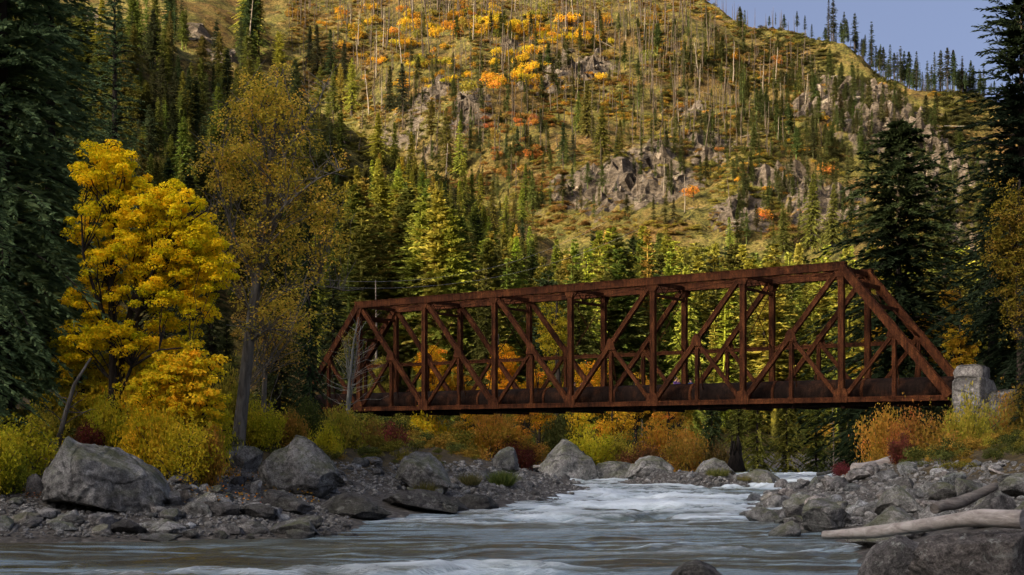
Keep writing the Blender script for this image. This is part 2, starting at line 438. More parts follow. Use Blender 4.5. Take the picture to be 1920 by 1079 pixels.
def grid_mesh(name, xs, ys, mats, fine=True):
    X, Y = np.meshgrid(xs, ys); Z = height(X, Y)
    V = np.stack([X.ravel(), Y.ravel(), Z.ravel()], 1)
    P = V.copy()
    w, a = crag_mask(V[:, 0], V[:, 1])
    idx = np.nonzero(a > 0.12)[0]
    if len(idx):
        Q = P[idx] + np.stack([fbm(P[idx] / 6., 2, 51), fbm(P[idx] / 6., 2, 52), fbm(P[idx] / 6., 2, 53)], 1) * 2.0
        f1 = facet(Q / np.array((7.5, 7.5, 4.5)), 61); f2 = facet(Q / np.array((2.8, 2.8, 1.9)), 71)
        disp = (f1 * 1.15 + f2 * 0.6 + 0.2) * a[idx]
        nrm = np.array((-0.15, -0.72, 0.68)); V[idx] += disp[:, None] * nrm
    far = np.clip((V[:, 1] - 120) / 60, 0, 1)
    V[:, 2] += far * (fbm(P / 6.5, 4, 81, .6) * 2.1 + fbm(P / 2.2, 2, 87) * 0.6)
    V[:, 2] += (1 - far) * np.clip(V[:, 2] * 2, 0, 1) * fbm(P / 1.1, 3, 91) * 0.14
    nx, ny = len(xs), len(ys)
    GRIDS.append((xs, ys, V[:, 2].reshape(ny, nx).copy()))
    i = (np.arange(ny - 1)[:, None] * nx + np.arange(nx - 1)[None]).ravel()
    Q = np.stack([i, i + 1, i + nx + 1, i + nx], 1)
    me = make_mesh(name, V, [(Q, 0)], mats, smooth=True)
    fm = w[Q].mean(1) > 0.30
    me.polygons.foreach_set('use_smooth', ~fm)
    at = me.attributes.new('crag', 'FLOAT', 'POINT'); at.data.foreach_set('value', w.astype(np.float32))
    return me

# mountain material: earth, dry grass and scrub by noise, rock where steep or in a crag
mm, t, out = nt('hillside_earth')
geo = N(t, 'ShaderNodeNewGeometry'); pos = geo.outputs['Position']
n1 = noise(t, pos, 0.035, 5, 0.6, 0.4); n2 = noise(t, pos, 0.22, 7, 0.68, 0.5); n3 = noise(t, pos, 1.4, 6, 0.7)
c = ramp(t, n2, [(0.30, (0.018, 0.018, 0.007)), (0.42, (0.042, 0.042, 0.011)), (0.52, (0.082, 0.074, 0.018)), (0.62, (0.115, 0.090, 0.028)), (0.75, (0.16, 0.125, 0.06))])
red = ramp(t, noise(t, pos, 0.05, 4, 0.6), [(0.46, g(0)), (0.62, g(0.6))])
c = mixc(t, red, c, mixc(t, 1.0, ramp(t, n2, [(0.3, (0.035, 0.018, 0.008)), (0.6, (0.12, 0.062, 0.022)), (0.75, (0.18, 0.11, 0.055))]), g(1.0), 'MULTIPLY'))
c = mixc(t, 1.0, c, ramp(t, n3, [(0.36, g(0.35)), (0.5, g(1.0)), (0.64, g(1.6))]), 'MULTIPLY')
sp = N(t, 'ShaderNodeSeparateXYZ'); lk(t, geo.outputs['Normal'], sp.inputs[0])
ca = N(t, 'ShaderNodeAttribute'); ca.attribute_name = 'crag'
st = math_(t, 'SUBTRACT', 0.72, sp.outputs['Z']); st = math_(t, 'MULTIPLY', st, 3.5, True)
rk = math_(t, 'ADD', math_(t, 'MULTIPLY', ca.outputs['Fac'], 1.1), math_(t, 'MULTIPLY', st, 0.8))
rn = math_(t, 'MULTIPLY_ADD', n2, 1.6); rn.node.inputs[2].default_value = -0.75
rk = math_(t, 'ADD', rk, rn)
rkf = ramp(t, rk, [(0.55, g(0)), (0.85, g(1))])
nr = noise(t, mapping(t, pos, (1, 1, 2.2)), 0.5, 8, 0.72, 0.8)
rc = ramp(t, nr, [(0.28, (0.018, 0.015, 0.012)), (0.42, (0.05, 0.041, 0.032)), (0.56, (0.105, 0.086, 0.067)), (0.74, (0.19, 0.16, 0.125))])
c = mixc(t, rkf, c, rc)
hh = math_(t, 'MULTIPLY_ADD', nr, 1.2); lk(t, n3, hh.node.inputs[2])
principled(t, out, c, 0.95, 0.1, hh, 0.9, 0.9)
M_HILL = mm

mm, t, out = nt('river_bank_earth')
geo = N(t, 'ShaderNodeNewGeometry'); pos = geo.outputs['Position']
n1 = noise(t, pos, 0.35, 5, 0.6, 0.4); n2 = noise(t, pos, 2.2, 7, 0.7, 0.3); n3 = noise(t, pos, 14, 4, 0.7)
vo = N(t, 'ShaderNodeTexVoronoi'); setin(vo, Scale=5.0); lk(t, pos, vo.inputs['Vector'])
c = ramp(t, n2, [(0.3, (0.03, 0.027, 0.022)), (0.5, (0.075, 0.068, 0.058)), (0.7, (0.15, 0.14, 0.125))])
c2 = ramp(t, n2, [(0.3, (0.028, 0.022, 0.012)), (0.5, (0.07, 0.052, 0.022)), (0.7, (0.14, 0.095, 0.03))])
sp = N(t, 'ShaderNodeSeparateXYZ'); lk(t, pos, sp.inputs[0])
hf = math_(t, 'MULTIPLY_ADD', n1, 1.6); lk(t, sp.outputs['Z'], hf.node.inputs[2])
c = mixc(t, ramp(t, math_(t, 'MULTIPLY', hf, 0.25), [(0.45, g(0)), (0.62, g(1))]), c, c2)
c = mixc(t, 1.0, c, ramp(t, n3, [(0.3, g(0.6)), (0.7, g(1.4))]), 'MULTIPLY')
hh = math_(t, 'MULTIPLY_ADD', vo.outputs['Distance'], -1.0); lk(t, n2, hh.node.inputs[2])
principled(t, out, c, 0.9, 0.2, hh, 0.9, 0.12)
M_BANK = mm

def st(name, me): 
    o = link(name, me); o['kind'] = 'structure'; return o
xs = np.concatenate([np.arange(-130, -30, 1.6), np.arange(-30, 40, 0.45), np.arange(40, 140, 1.8)])
ys = np.concatenate([np.arange(-60, 14, 2.0), np.arange(14, 100, 0.5), np.arange(100, 137, 1.2), [136.0001]])
ys = np.unique(np.minimum(ys, 136.0))
st('ground', grid_mesh('ground', xs, ys, [M_BANK]))
xs = np.concatenate([np.arange(-260, -110, 3.5), np.arange(-110, 190, 1.25), np.arange(190, 330, 4.0)])
ys = np.concatenate([np.arange(136, 620, 1.35), np.arange(620, 780, 4.0)])
st('mountain', grid_mesh('mountain', xs, ys, [M_HILL]))

# the opposite canyon wall, behind and left of the camera: unseen, its crest is shaped to cast the evening shade on the river
def ridge_mesh():
    k = np.linspace(-150, 420, 70); q = np.linspace(-1, 1, 31)
    K, Qq = np.meshgrid(k, q)
    zc = np.interp(K, [-150, -90, -45, 0, 30, 60, 100, 150, 200, 420], [50, 66, 94, 122, 136, 116, 112, 122, 105, 90])
    prof = np.clip(1 - np.abs(Qq), 0, 1)
    span = np.where(Qq < 0, 125.0, 240.0)                           # towards / away from the river
    off = Qq * span
    X = -242 + .591 * K - .806 * off; Y = 53 - .806 * K - .591 * off
    Z = zc * prof
    P = np.stack([X.ravel(), Y.ravel(), Z.ravel()], 1)
    P[:, 2] += fbm(P / 55., 4, 33) * 9 * np.clip(prof.ravel() * 3, 0, 1) - 2.0 * (prof.ravel() < 0.02)
    nx = len(k); i = (np.arange(len(q) - 1)[:, None] * nx + np.arange(nx - 1)[None]).ravel()
    return make_mesh('canyon_ridge', P, [(np.stack([i, i + 1, i + nx + 1, i + nx], 1), 0)], [M_HILL], smooth=True)
st('canyon_ridge', ridge_mesh())
# a plain sheet far beyond, so the land goes on to the horizon
V = np.array([(-4000, -4000, -6), (4000, -4000, -6), (4000, 4000, -6), (-4000, 4000, -6.0)])
st('valley_floor', make_mesh('valley_floor', V, [(np.array([[0, 1, 2, 3]]), 0)], [M_HILL]))

# ------------------------------------------------------------------ river
def river_mesh():
    ys = np.concatenate([np.arange(-45, 16, 1.2), np.arange(16, 62, 0.18), np.arange(62, 100, 0.25), np.arange(100, 150, 1.0)])
    xs = np.concatenate([np.arange(-60, -16, 1.5), np.arange(-16, 24, 0.19), np.arange(24, 112, 1.5)])
    X, Y = np.meshgrid(xs, ys); x, y = X.ravel(), Y.ravel()
    P = np.stack([x, y, np.zeros_like(x)], 1)
    Wp = P + np.stack([fbm(P / 3.0, 2, 11), fbm(P / 3.0, 2, 12), 0 * x], 1) * 1.3
    sm = lambda v: np.clip(v, 0, 1) ** 2 * (3 - 2 * np.clip(v, 0, 1))
    rap = np.exp(-np.abs((y - 53) / 13.5) ** 2.8) * sm((x + 4.5 + (y - 52) * .1) / 5.5) * sm((14.5 - x) / 5)          # main rapid
    rap2 = sm((y - 64) / 9) * sm((112 - y) / 12) * 0.8                                                                # chutes past the bar
    rap3 = 0.75 * np.exp(-((y - 25.0 - 0.08 * x) / 1.3) ** 2) * sm((3.0 - x) / 4) * sm((x + 12) / 5)
    rap4 = 0.55 * np.exp(-((y - 39.5 + 0.35 * x) / 1.6) ** 2) * sm((4 - x) / 6)
    rap5 = 0.40 * np.exp(-((y - 45 - 0.2 * x) / 4.0) ** 2) * sm((x + 6) / 6)
    rap6 = 0.30 * np.exp(-((y - 30 + 0.05 * x) / 2.6) ** 2) * sm((x + 10) / 6)
    R = np.maximum.reduce([rap, rap2, rap3, rap4, rap5, rap6])
    R = R * np.clip(0.78 + 0.75 * fbm(Wp / np.array((5.0, 2.6, 1)), 2, 111), .15, 1.25)
    n1 = fbm(Wp / np.array((2.4, 1.3, 1)), 4, 101); n2 = fbm(Wp / np.array((0.95, 0.42, 1)), 3, 102); n3 = fbm(P / np.array((0.40, 0.19, 1)), 2, 103)
    ridge = np.clip(1 - np.abs(n1) * 2.6, -1, 1)
    z = R * (0.36 * n1 + 0.20 * np.clip(ridge, 0, 1) + 0.14 * n2 + .03 * n3) + 0.030 * n1 + 0.030 * n2 + 0.014 * n3
    tree_refl = sm((0.5 - x) / 6) * sm((36 - y) / 5)  # near left: dark reflection of the bank trees put into the water colour
    streak = fbm(Wp / np.array((3.6, 0.42, 1)), 4, 104, 0.6) - 0.13 * tree_refl
    foam = np.clip(R * (0.38 + 0.70 * n1 + 0.35 * ridge + 0.75 * n2 + 0.35 * n3 + 0.5 * streak) - 0.02, 0, 1)
    foam = np.clip(foam + np.clip(streak - 0.16, 0, 1) * (0.30 + 0.6 * R), 0, 1)
    V = np.stack([x, y, z], 1); nx = len(xs)
    i = (np.arange(len(ys) - 1)[:, None] * nx + np.arange(nx - 1)[None]).ravel()
    me = make_mesh('river', V, [(np.stack([i, i + 1, i + nx + 1, i + nx], 1), 0)], [M_WATER], smooth=True)
    a = me.attributes.new('foam', 'FLOAT', 'POINT'); a.data.foreach_set('value', foam.astype(np.float32))
    a = me.attributes.new('streak', 'FLOAT', 'POINT'); a.data.foreach_set('value', (streak * .9 + .5).astype(np.float32))
    a = me.attributes.new('flow', 'FLOAT', 'POINT'); a.data.foreach_set('value', R.astype(np.float32))
    return me
mm, t, out = nt('river_water')
geo = N(t, 'ShaderNodeNewGeometry'); pos = geo.outputs['Position']
fa = N(t, 'ShaderNodeAttribute'); fa.attribute_name = 'foam'
fl = N(t, 'ShaderNodeAttribute'); fl.attribute_name = 'flow'
w1 = noise(t, mapping(t, pos, (0.5, 1.5, 1)), 2.4, 6, 0.62, 0.6)
w2 = noise(t, mapping(t, pos, (0.6, 1.7, 1)), 9.0, 4, 0.6, 0.4)
ff = math_(t, 'ADD', fa.outputs['Fac'], math_(t, 'MULTIPLY', math_(t, 'SUBTRACT', w2, 0.5), 0.5))
ff = math_(t, 'MULTIPLY', ff, ramp(t, fa.outputs['Fac'], [(0.02, g(0)), (0.25, g(1))]))
sa = N(t, 'ShaderNodeAttribute'); sa.attribute_name = 'streak'
mixw = math_(t, 'ADD', math_(t, 'MULTIPLY', sa.outputs['Fac'], 0.65), math_(t, 'MULTIPLY', w1, 0.35))
deep = ramp(t, mixw, [(0.34, (0.050, 0.042, 0.018)), (0.47, (0.090, 0.112, 0.105)), (0.60, (0.19, 0.26, 0.295))])
milk = mixc(t, math_(t, 'MULTIPLY', fl.outputs['Fac'], 0.85, True), deep, ramp(t, mixw, [(0.35, (0.13, 0.185, 0.17)), (0.6, (0.32, 0.40, 0.41))]))
c = mixc(t, ramp(t, ff, [(0.05, g(0)), (0.80, g(0.92))]), milk, (0.66, 0.74, 0.78))
rr = math_(t, 'MULTIPLY_ADD', ff, 0.5, True); rr.node.inputs[2].default_value = 0.11
hh = math_(t, 'MULTIPLY_ADD', w2, 0.35); lk(t, w1, hh.node.inputs[2])
p = principled(t, out, c, rr, 0.5, hh, 0.8, 0.16)
M_WATER = mm
st('river', river_mesh())
# ------------------------------------------------------------------ plant builders
def quads_diamond(P, D, Wd, L, Wid, kink=0.45):
    """leaf / spray faces: base P, direction D, side Wd, length L, width Wid -> 4-gon per entry"""
    tip = P + D * L[:, None]; mid = P + D * (L * kink)[:, None]
    a = mid + Wd * (Wid / 2)[:, None]; b = mid - Wd * (Wid / 2)[:, None]
    n = len(P); V = np.stack([P, a, tip, b], 1).reshape(-1, 3)
    return V, np.arange(n * 4).reshape(n, 4)

def unit(v): return v / (np.linalg.norm(v, axis=1)[:, None] + 1e-9)
def rand_dirs(r, n): return unit(r.normal(size=(n, 3)))

def conifer(seed, H, R, nb, ns, base0=0.06, shape=0.8, droop=0.28, tw=0.30, wid=0.34, gap=0.0, lean=0.0):
    r = np.random.default_rng(seed)
    t = base0 + (1 - base0) * np.sort(r.random(nb)) ** 0.92
    z = H * t
    prof = (1 - (t - base0) / (1 - base0)) ** shape * np.minimum(1, 0.55 + (t - base0) * 4.5) + 0.018
    L = R * prof * r.uniform(0.62, 1.12, nb)
    ph = np.cumsum(np.full(nb, 2.39996)) + r.uniform(-.5, .5, nb)
    lump = vnoise(np.stack([np.cos(ph) * 1.4, np.sin(ph) * 1.4, t * 7], 1), seed)
    L *= 1 + 0.30 * lump
    if gap > 0: L *= np.where(r.random(nb) < gap, 0.45, 1)
    el = (t * 0.95 - 0.35) + r.normal(0, .10, nb)
    d = np.stack([np.cos(ph), np.sin(ph), 0 * ph], 1)
    sde = np.stack([-np.sin(ph), np.cos(ph), 0 * ph], 1)
    bt = r.normal(0, 0.5, nb) + 0.25 * lump
    # sprays
    bi = np.repeat(np.arange(nb), ns)
    s = (np.tile(np.linspace(0.10, 1.0, ns), nb) + r.uniform(-.04, .04, nb * ns)).clip(0.05, 1)
    Lb = L[bi]
    P = d[bi] * (Lb * s)[:, None]
    P[:, 2] += z[bi] + Lb * (s * np.tan(el[bi]) - droop * s * s)
    P[:, 0] += lean * P[:, 2]
    sgn = np.where(r.random(nb * ns) < 0.5, 1, -1)
    a = sgn * r.uniform(0.45, 1.2, nb * ns) * (1 - 0.55 * s)
    D = d[bi] * np.cos(a)[:, None] + sde[bi] * np.sin(a)[:, None]
    D[:, 2] += el[bi] * 0.5 - droop * s * 1.3 + r.normal(0, .22, nb * ns)
    D = unit(D)
    l = (tw * R * (0.45 + 0.55 * prof[bi]) + 0.10 * R * 0.3) * r.uniform(0.6, 1.25, nb * ns) * (1.05 - 0.45 * s)
    roll = r.normal(0, 0.65, nb * ns)
    up = np.tile(np.array((0, 0, 1.0)), (nb * ns, 1))
    W = unit(np.cross(D, up)); N2 = np.cross(W, D)
    W = W * np.cos(roll)[:, None] + N2 * np.sin(roll)[:, None]
    V, Q = quads_diamond(P, D, W, l, l * wid, 0.5)
    tint = bt[bi] * 0.55 + r.normal(0, 0.38, nb * ns)
    # leader tip
    zz = np.linspace(0, H * 0.995, 9)
    tr = tube(np.stack([lean * zz, 0 * zz, zz], 1), 0.0145 * H * (1 - zz / H) ** 0.8 + 0.015, 7, False)
    # a few bare branch rods near the trunk
    return tr[:2], (V, Q, np.clip(tint, -1.3, 1.3)), (d, L, z, el)

def conifer_meshes(name, seed, H, R, nb, ns, **kw):
    tr, (V, Q, ti), br = conifer(seed, H, R, nb, ns, **kw)
    G = Geo(); G.add(tr[0], tr[1], 0, True)
    d, L, z, el = br; lean = kw.get('lean', 0); dr = kw.get('droop', 0.28)
    for k in range(0, len(L), max(1, len(L) // 90)):
        if L[k] > 0.5:
            s = np.linspace(0, 0.85, 4)
            p = d[k] * (L[k] * s)[:, None]; p[:, 2] += z[k] + L[k] * (s * math.tan(el[k]) - dr * s * s); p[:, 0] += lean * p[:, 2]
            G.tube(p, 0.012 * H * 0.16 * (1 - s) + 0.012, 4, 0, False)
    return G.build(name + '_trunk', [kw_bark]), make_mesh(name + '_crown', V, [(Q, 0)], [M_NEEDLE], tint=ti)
kw_bark = M_BARKD

def conifer_single(name, seed, H, R, nb, ns, bark=None, **kw):
    tr, (V, Q, ti), br = conifer(seed, H, R, nb, ns, **kw)
    nV = len(V); F2 = tr[1] + nV
    return make_mesh(name, np.concatenate([V, tr[0]]), [(Q, 0), (F2, 1)], [M_NEEDLE, bark or M_BARKD],
                     tint=np.concatenate([ti, np.zeros(len(F2))]), smooth_groups=[False, True])

def leaf_cloud(r, centers, radii, n_per, size, flat=0.7, dome=True, up=0.55):
    """leaves gathered in clumps; more of them on the upper outside of each clump"""
    m = len(centers); idx = np.repeat(np.arange(m), n_per); n = len(idx)
    u = rand_dirs(r, n)
    if dome: u[:, 2] = np.abs(u[:, 2]) * np.where(r.random(n) < 0.72, 1, -0.6)
    rad = r.uniform(0.45, 1.0, n) ** 0.6
    P = centers[idx] + u * (rad * radii[idx])[:, None] * np.array((1, 1, flat))
    nrm = unit(u * 0.6 + np.array((0, 0, up)) + r.normal(0, .45, (n, 3)))
    D = unit(np.cross(nrm, rand_dirs(r, n)))
    D[:, 2] -= 0.25; D = unit(D)
    W = unit(np.cross(nrm, D))
    l = size * r.uniform(0.65, 1.3, n)
    V, Q = quads_diamond(P, D, W, l, l * 0.85, 0.45)
    ct = r.normal(0, 0.32, m)
    return V, Q, np.clip(ct[idx] + r.normal(0, 0.35, n), -1.3, 1.3)

def limb(G, a, b, ra, rb, r, wob=0.08, sag=0.12, seg=6, sides=5, m=0):
    a = np.asarray(a, float); b = np.asarray(b, float); s = np.linspace(0, 1, seg)
    L = np.linalg.norm(b - a); p = a + (b - a) * s[:, None]
    p[:, 2] += sag * L * s * (1 - s) * 2
    w = r.normal(0, wob * L * 0.25, (seg, 3)); w[0] = 0; w[-1] = 0
    p += w
    G.tube(p, ra + (rb - ra) * s ** 0.8, sides, m, False)
    return p

def lobed_tree(name, seed, trunks, lobes, nclump, clump_r, n_per, leaf, bark, shell=0.55, nlimb=40, limb_r=0.05, flat=0.7, extra=None):
    """trunks: list of (points, radii); lobes: list of (center, (rx,ry,rz), weight)"""
    r = np.random.default_rng(seed); G = Geo()
    for pts, rad in trunks: G.tube(pts, rad, 9, 0, False)
    w = np.array([l[2] for l in lobes], float); w /= w.sum()
    li = r.choice(len(lobes), nclump, p=w)
    u = rand_dirs(r, nclump); rad = shell + (1 - shell) * r.random(nclump)
    C = np.array([lobes[i][0] for i in li]) + u * rad[:, None] * np.array([lobes[i][1] for i in li])
    cr = clump_r * r.uniform(0.65, 1.35, nclump)
    V, Q, ti = leaf_cloud(r, C, cr, n_per, leaf, flat)
    TP = np.concatenate([np.asarray(p, float) for p, _ in trunks]); TR = np.concatenate([np.full(len(p), q) if np.isscalar(q) else np.asarray(q, float) for p, q in trunks])
    pick = r.choice(nclump, min(nlimb, nclump), replace=False)
    for k in pick:
        c = C[k]; d = np.linalg.norm((TP - c) * np.array((1, 1, 1.0)), axis=1) + np.where(TP[:, 2] > c[2] - 0.15 * abs(c[2]), 3.0, 0)
        j = int(np.argmin(d)); limb(G, TP[j], c, min(TR[j] * 0.55, limb_r), 0.012, r)
    if extra: extra(G, r)
    return G.build(name + '_trunk', [bark]), make_mesh(name + '_crown', V, [(Q, 0)], [M_LEAF], tint=ti)

def place2(name, meshes, x, y, z, scale, rz, color, label, cat, group=None, names=('trunk', 'crown')):
    e = empty(name, (x, y, z), rz); e.scale = (scale,) * 3 if np.isscalar(scale) else scale
    tag(e, label, cat, group)
    for nm, me in zip(names, meshes): link(nm, me, e, color=color if nm in ('crown', 'foliage') else None)
    return e

def bush_meshes(name, seed, R, H, nstem, nleaf, leaf, bark=None, spread=1.0, sparse=0.16):
    r = np.random.default_rng(seed); G = Geo(); Pl = []
    for k in range(nstem):
        a = r.uniform(0, 2 * PI); q = R * math.sqrt(r.random()) * spread; h = H * r.uniform(0.55, 1.05) * (1 - 0.35 * (q / R) ** 2)
        b = np.array((r.normal(0, .12 * R), r.normal(0, .12 * R), 0)); tip = np.array((q * math.cos(a), q * math.sin(a), h))
        s = np.linspace(0, 1, 6); p = b + (tip - b) * s[:, None]; p[:, 2] = h * s ** 0.75; p[1:-1] += r.normal(0, .04 * H, (4, 3))
        G.tube(p, 0.028 * (1 - s) * H * 0.35 + 0.006, 4, 0, False)
        nl = nleaf // nstem; ss = r.uniform(0.18, 1.0, nl) ** 0.7
        q3 = np.stack([np.interp(ss, s, p[:, i]) for i in range(3)], 1) + r.normal(0, sparse * R, (nl, 3)); q3[:, 2] = np.abs(q3[:, 2])
        Pl.append(q3)
    P = np.concatenate(Pl); n = len(P)
    nrm = unit(r.normal(0, .7, (n, 3)) + np.array((0, 0, .6))); D = unit(np.cross(nrm, rand_dirs(r, n))); W = unit(np.cross(nrm, D))
    l = leaf * r.uniform(.6, 1.35, n); V, Q = quads_diamond(P, D, W, l, l * 0.7, .45)
    ti = 0.6 * vnoise(P / (0.33 * R), seed) + r.normal(0, .38, n)
    return G.build(name + '_stems', [bark or M_BARK]), make_mesh(name + '_leaves', V, [(Q, 0)], [M_LEAF], tint=np.clip(ti, -1.3, 1.3))

def bush_single(name, seed, R, H, n, leaf):
    r = np.random.default_rng(seed)
    m = 7; C = np.stack([r.normal(0, .42 * R, m), r.normal(0, .42 * R, m), r.uniform(.25, .75, m) * H], 1)
    V, Q, ti = leaf_cloud(r, C, np.full(m, .52 * R), n // m, leaf, H / R * 0.55)
    V[:, 2] = np.maximum(V[:, 2], -0.3)
    G = []
    tv, tq, _ = tube([(0, 0, -0.4), (0.05 * R, 0, .35 * H), (-.05 * R, .1 * R, .8 * H)], [.05 * R, .04 * R, .015 * R], 4, False)
    return make_mesh(name, np.concatenate([V, tv]), [(Q, 0), (tq + len(V), 1)], [M_LEAF, M_BARKD], tint=np.concatenate([ti, np.zeros(len(tq))]))

def snag_single(name, seed, H, bark, stubs=10, crook=0.0):
    r = np.random.default_rng(seed); G = Geo()
    z = np.linspace(-0.5, H, 7); p = np.stack([r.normal(0, .05, 7) + crook * z, r.normal(0, .05, 7), z], 1)
    rad = 0.016 * H * (1 - 0.8 * np.linspace(0, 1, 7)) + 0.015
    G.tube(p, rad, 6)
    for k in range(stubs):
        h = H * r.uniform(.3, .97); a = r.uniform(0, 2 * PI); l = H * r.uniform(.03, .09)
        b = np.array((np.interp(h, z, p[:, 0]), np.interp(h, z, p[:, 1]), h))
        G.tube([b, b + np.array((math.cos(a), math.sin(a), r.uniform(-.3, .5))) * l], [.022 * H * .3, .012], 3, 0, False)
    return G.build(name, [bark])

# ------------------------------------------------------------------ rocks
def ico(sub):
    bm = bmesh.new(); bmesh.ops.create_icosphere(bm, subdivisions=sub, radius=1.0)
    V = np.array([v.co[:] for v in bm.verts]); T = np.array([[v.index for v in f.verts] for f in bm.faces]); bm.free()
    return V, T
ICO = {k: ico(k) for k in (3, 4, 5, 6)}
def rock_shape(seed, sub, cuts=9, rough=0.10, dims=(1, 1, 1), prof=None, lo=0.45, hi=0.88, square=0.0):
    r = np.random.default_rng(seed); V, T = ICO[sub]; V = V.copy()
    if square: V = np.sign(V) * np.abs(V) ** (1 - square); 
    V = V * (1 + 0.22 * fbm(V * 1.1 + seed * 3.1, 2, seed))[:, None]
    for k in range(cuts):
        n = r.normal(size=3); n /= np.linalg.norm(n); o = r.uniform(lo, hi)
        e = V @ n - o; V = V - n * (np.clip(e, 0, None) * 0.93)[:, None]
    m = np.abs(V).max(0); V /= m
    n3 = unit(V)
    V = V + n3 * (fbm(V * 2.6 + seed, 4, seed + 5, 0.55) * rough + facet(V * 2.1 + seed, seed + 9) * rough * 0.35)[:, None]
    if sub >= 5: V = V + n3 * (fbm(V * 14 + seed, 3, seed + 7, 0.6) * rough * 0.16)[:, None]
    return V * np.asarray(dims, float), T
def rock_mesh(name, seed, sub, mat, **kw):
    V, T = rock_shape(seed, sub, **kw)
    return make_mesh(name, V, [(T, 0)], [mat], smooth=True)

# ------------------------------------------------------------------ masses of things nobody could count: instances of things that stand in the scene
M_MASS = leaf_material('mass_leaves', 'instancer', 0.30, 0.5, 0.02)
def stuff_instances(name, sources, pts, rots, scl, col, idx, mat):
    n = len(pts); me = bpy.data.meshes.new(name); me.vertices.add(n)
    me.vertices.foreach_set('co', np.asarray(pts, np.float32).ravel())
    for nm, typ, key, v in (('rot', 'FLOAT_VECTOR', 'vector', rots), ('scl', 'FLOAT_VECTOR', 'vector', scl), ('src', 'INT', 'value', idx)):
        a = me.attributes.new(nm, typ, 'POINT'); a.data.foreach_set(key, np.asarray(v, np.int32 if typ == 'INT' else np.float32).ravel())
    a = me.attributes.new('icol', 'FLOAT_COLOR', 'POINT'); c = np.ones((n, 4), np.float32); c[:, :3] = col; a.data.foreach_set('color', c.ravel())
    ng = bpy.data.node_groups.new(name, 'GeometryNodeTree')
    ng.interface.new_socket('Geometry', in_out='INPUT', socket_type='NodeSocketGeometry'); ng.interface.new_socket('Geometry', in_out='OUTPUT', socket_type='NodeSocketGeometry')
    gi = ng.nodes.new('NodeGroupInput'); go = ng.nodes.new('NodeGroupOutput'); jn = ng.nodes.new('GeometryNodeJoinGeometry'); L = ng.links.new
    def attr(nm, dt):
        x = ng.nodes.new('GeometryNodeInputNamedAttribute'); x.data_type = dt; x.inputs[0].default_value = nm; return x.outputs[0]
    for k, so in enumerate(sources):
        ob = ng.nodes.new('GeometryNodeObjectInfo'); ob.transform_space = 'ORIGINAL'; ob.inputs[0].default_value = so
        g_ = ob.outputs['Geometry']
        if mat is not None:
            sm = ng.nodes.new('GeometryNodeSetMaterial'); sm.inputs['Material'].default_value = mat; L(g_, sm.inputs['Geometry']); g_ = sm.outputs[0]
        cmp = ng.nodes.new('FunctionNodeCompare'); cmp.data_type = 'INT'; cmp.operation = 'EQUAL'; L(attr('src', 'INT'), cmp.inputs[2]); cmp.inputs[3].default_value = k
        ip = ng.nodes.new('GeometryNodeInstanceOnPoints'); L(gi.outputs[0], ip.inputs['Points']); L(cmp.outputs[0], ip.inputs['Selection']); L(g_, ip.inputs['Instance'])
        er = ng.nodes.new('FunctionNodeEulerToRotation'); L(attr('rot', 'FLOAT_VECTOR'), er.inputs[0]); L(er.outputs[0], ip.inputs['Rotation']); L(attr('scl', 'FLOAT_VECTOR'), ip.inputs['Scale'])
        L(ip.outputs[0], jn.inputs[0])
    L(jn.outputs[0], go.inputs[0])
    o = link(name, me); o['kind'] = 'stuff'; md = o.modifiers.new('instances', 'NODES'); md.node_group = ng
    return o

# ------------------------------------------------------------------ words for where a thing stands
def where(px, py, marks):
    b = min(marks, key=lambda m: (m[0] - px) ** 2 + ((m[1] - py) * 1.3) ** 2); dx, dy = px - b[0], (py - b[1]) * 1.3
    side = ('right of' if dx > 0 else 'left of') if abs(dx) > abs(dy) else ('below' if dy > 0 else 'above')
    return side + ' ' + b[2]
# ------------------------------------------------------------------ the truss bridge
B0 = np.array((-11.44, 100.0)); U = np.array((30.72, -22.0)); U /= np.linalg.norm(U); Wv = np.array((-U[1], U[0]))
PN = 6.297; BW = 4.2; ZB, ZT, ZM = CH + 2.53, CH + 10.33, CH + 6.25
bridge = empty('truss_bridge', (B0[0], B0[1], 0), math.atan2(U[1], U[0]))
tag(bridge, 'rusted brown steel truss bridge with sloping ends crossing the river', 'bridge')
def bp(u, w, z): return np.array((u * PN, w, z))
def member(name, a, b, w, h, up=(0, 0, 1), box=True, lab=None):
    """riveted member: two flange plates and a web set back, so that it reads as a built-up section"""
    a = np.asarray(a, float); b = np.asarray(b, float); G = Geo()
    t = (b - a) / np.linalg.norm(b - a); s = np.cross(t, up); s /= np.linalg.norm(s); q = np.cross(s, t)
    f = 0.05
    G.beam(a + s * (w / 2 - f / 2), b + s * (w / 2 - f / 2), f, h, up)
    G.beam(a - s * (w / 2 - f / 2), b - s * (w / 2 - f / 2), f, h, up)
    G.beam(a, b, w - 2 * f - 0.004, h * 0.55, up)
    for e in (1, -1):
        for g_ in (1, -1):
            G.beam(a + s * e * (w / 2 + 0.012) + q * g_ * (h / 2 - 0.04), b + s * e * (w / 2 + 0.012) + q * g_ * (h / 2 - 0.04), 0.022, 0.08, up)
    return link(name, G.build(name, [M_RUST]), bridge)
def solid(name, a, b, w, h, up=(0, 0, 1), mat=None):
    G = Geo(); G.beam(a, b, w, h, up); return link(name, G.build(name, [mat or M_RUST]), bridge)
def rod(name, a, b, rad=0.028):
    G = Geo(); G.tube([a, b], rad, 6); return link(name, G.build(name, [M_RUST]), bridge)
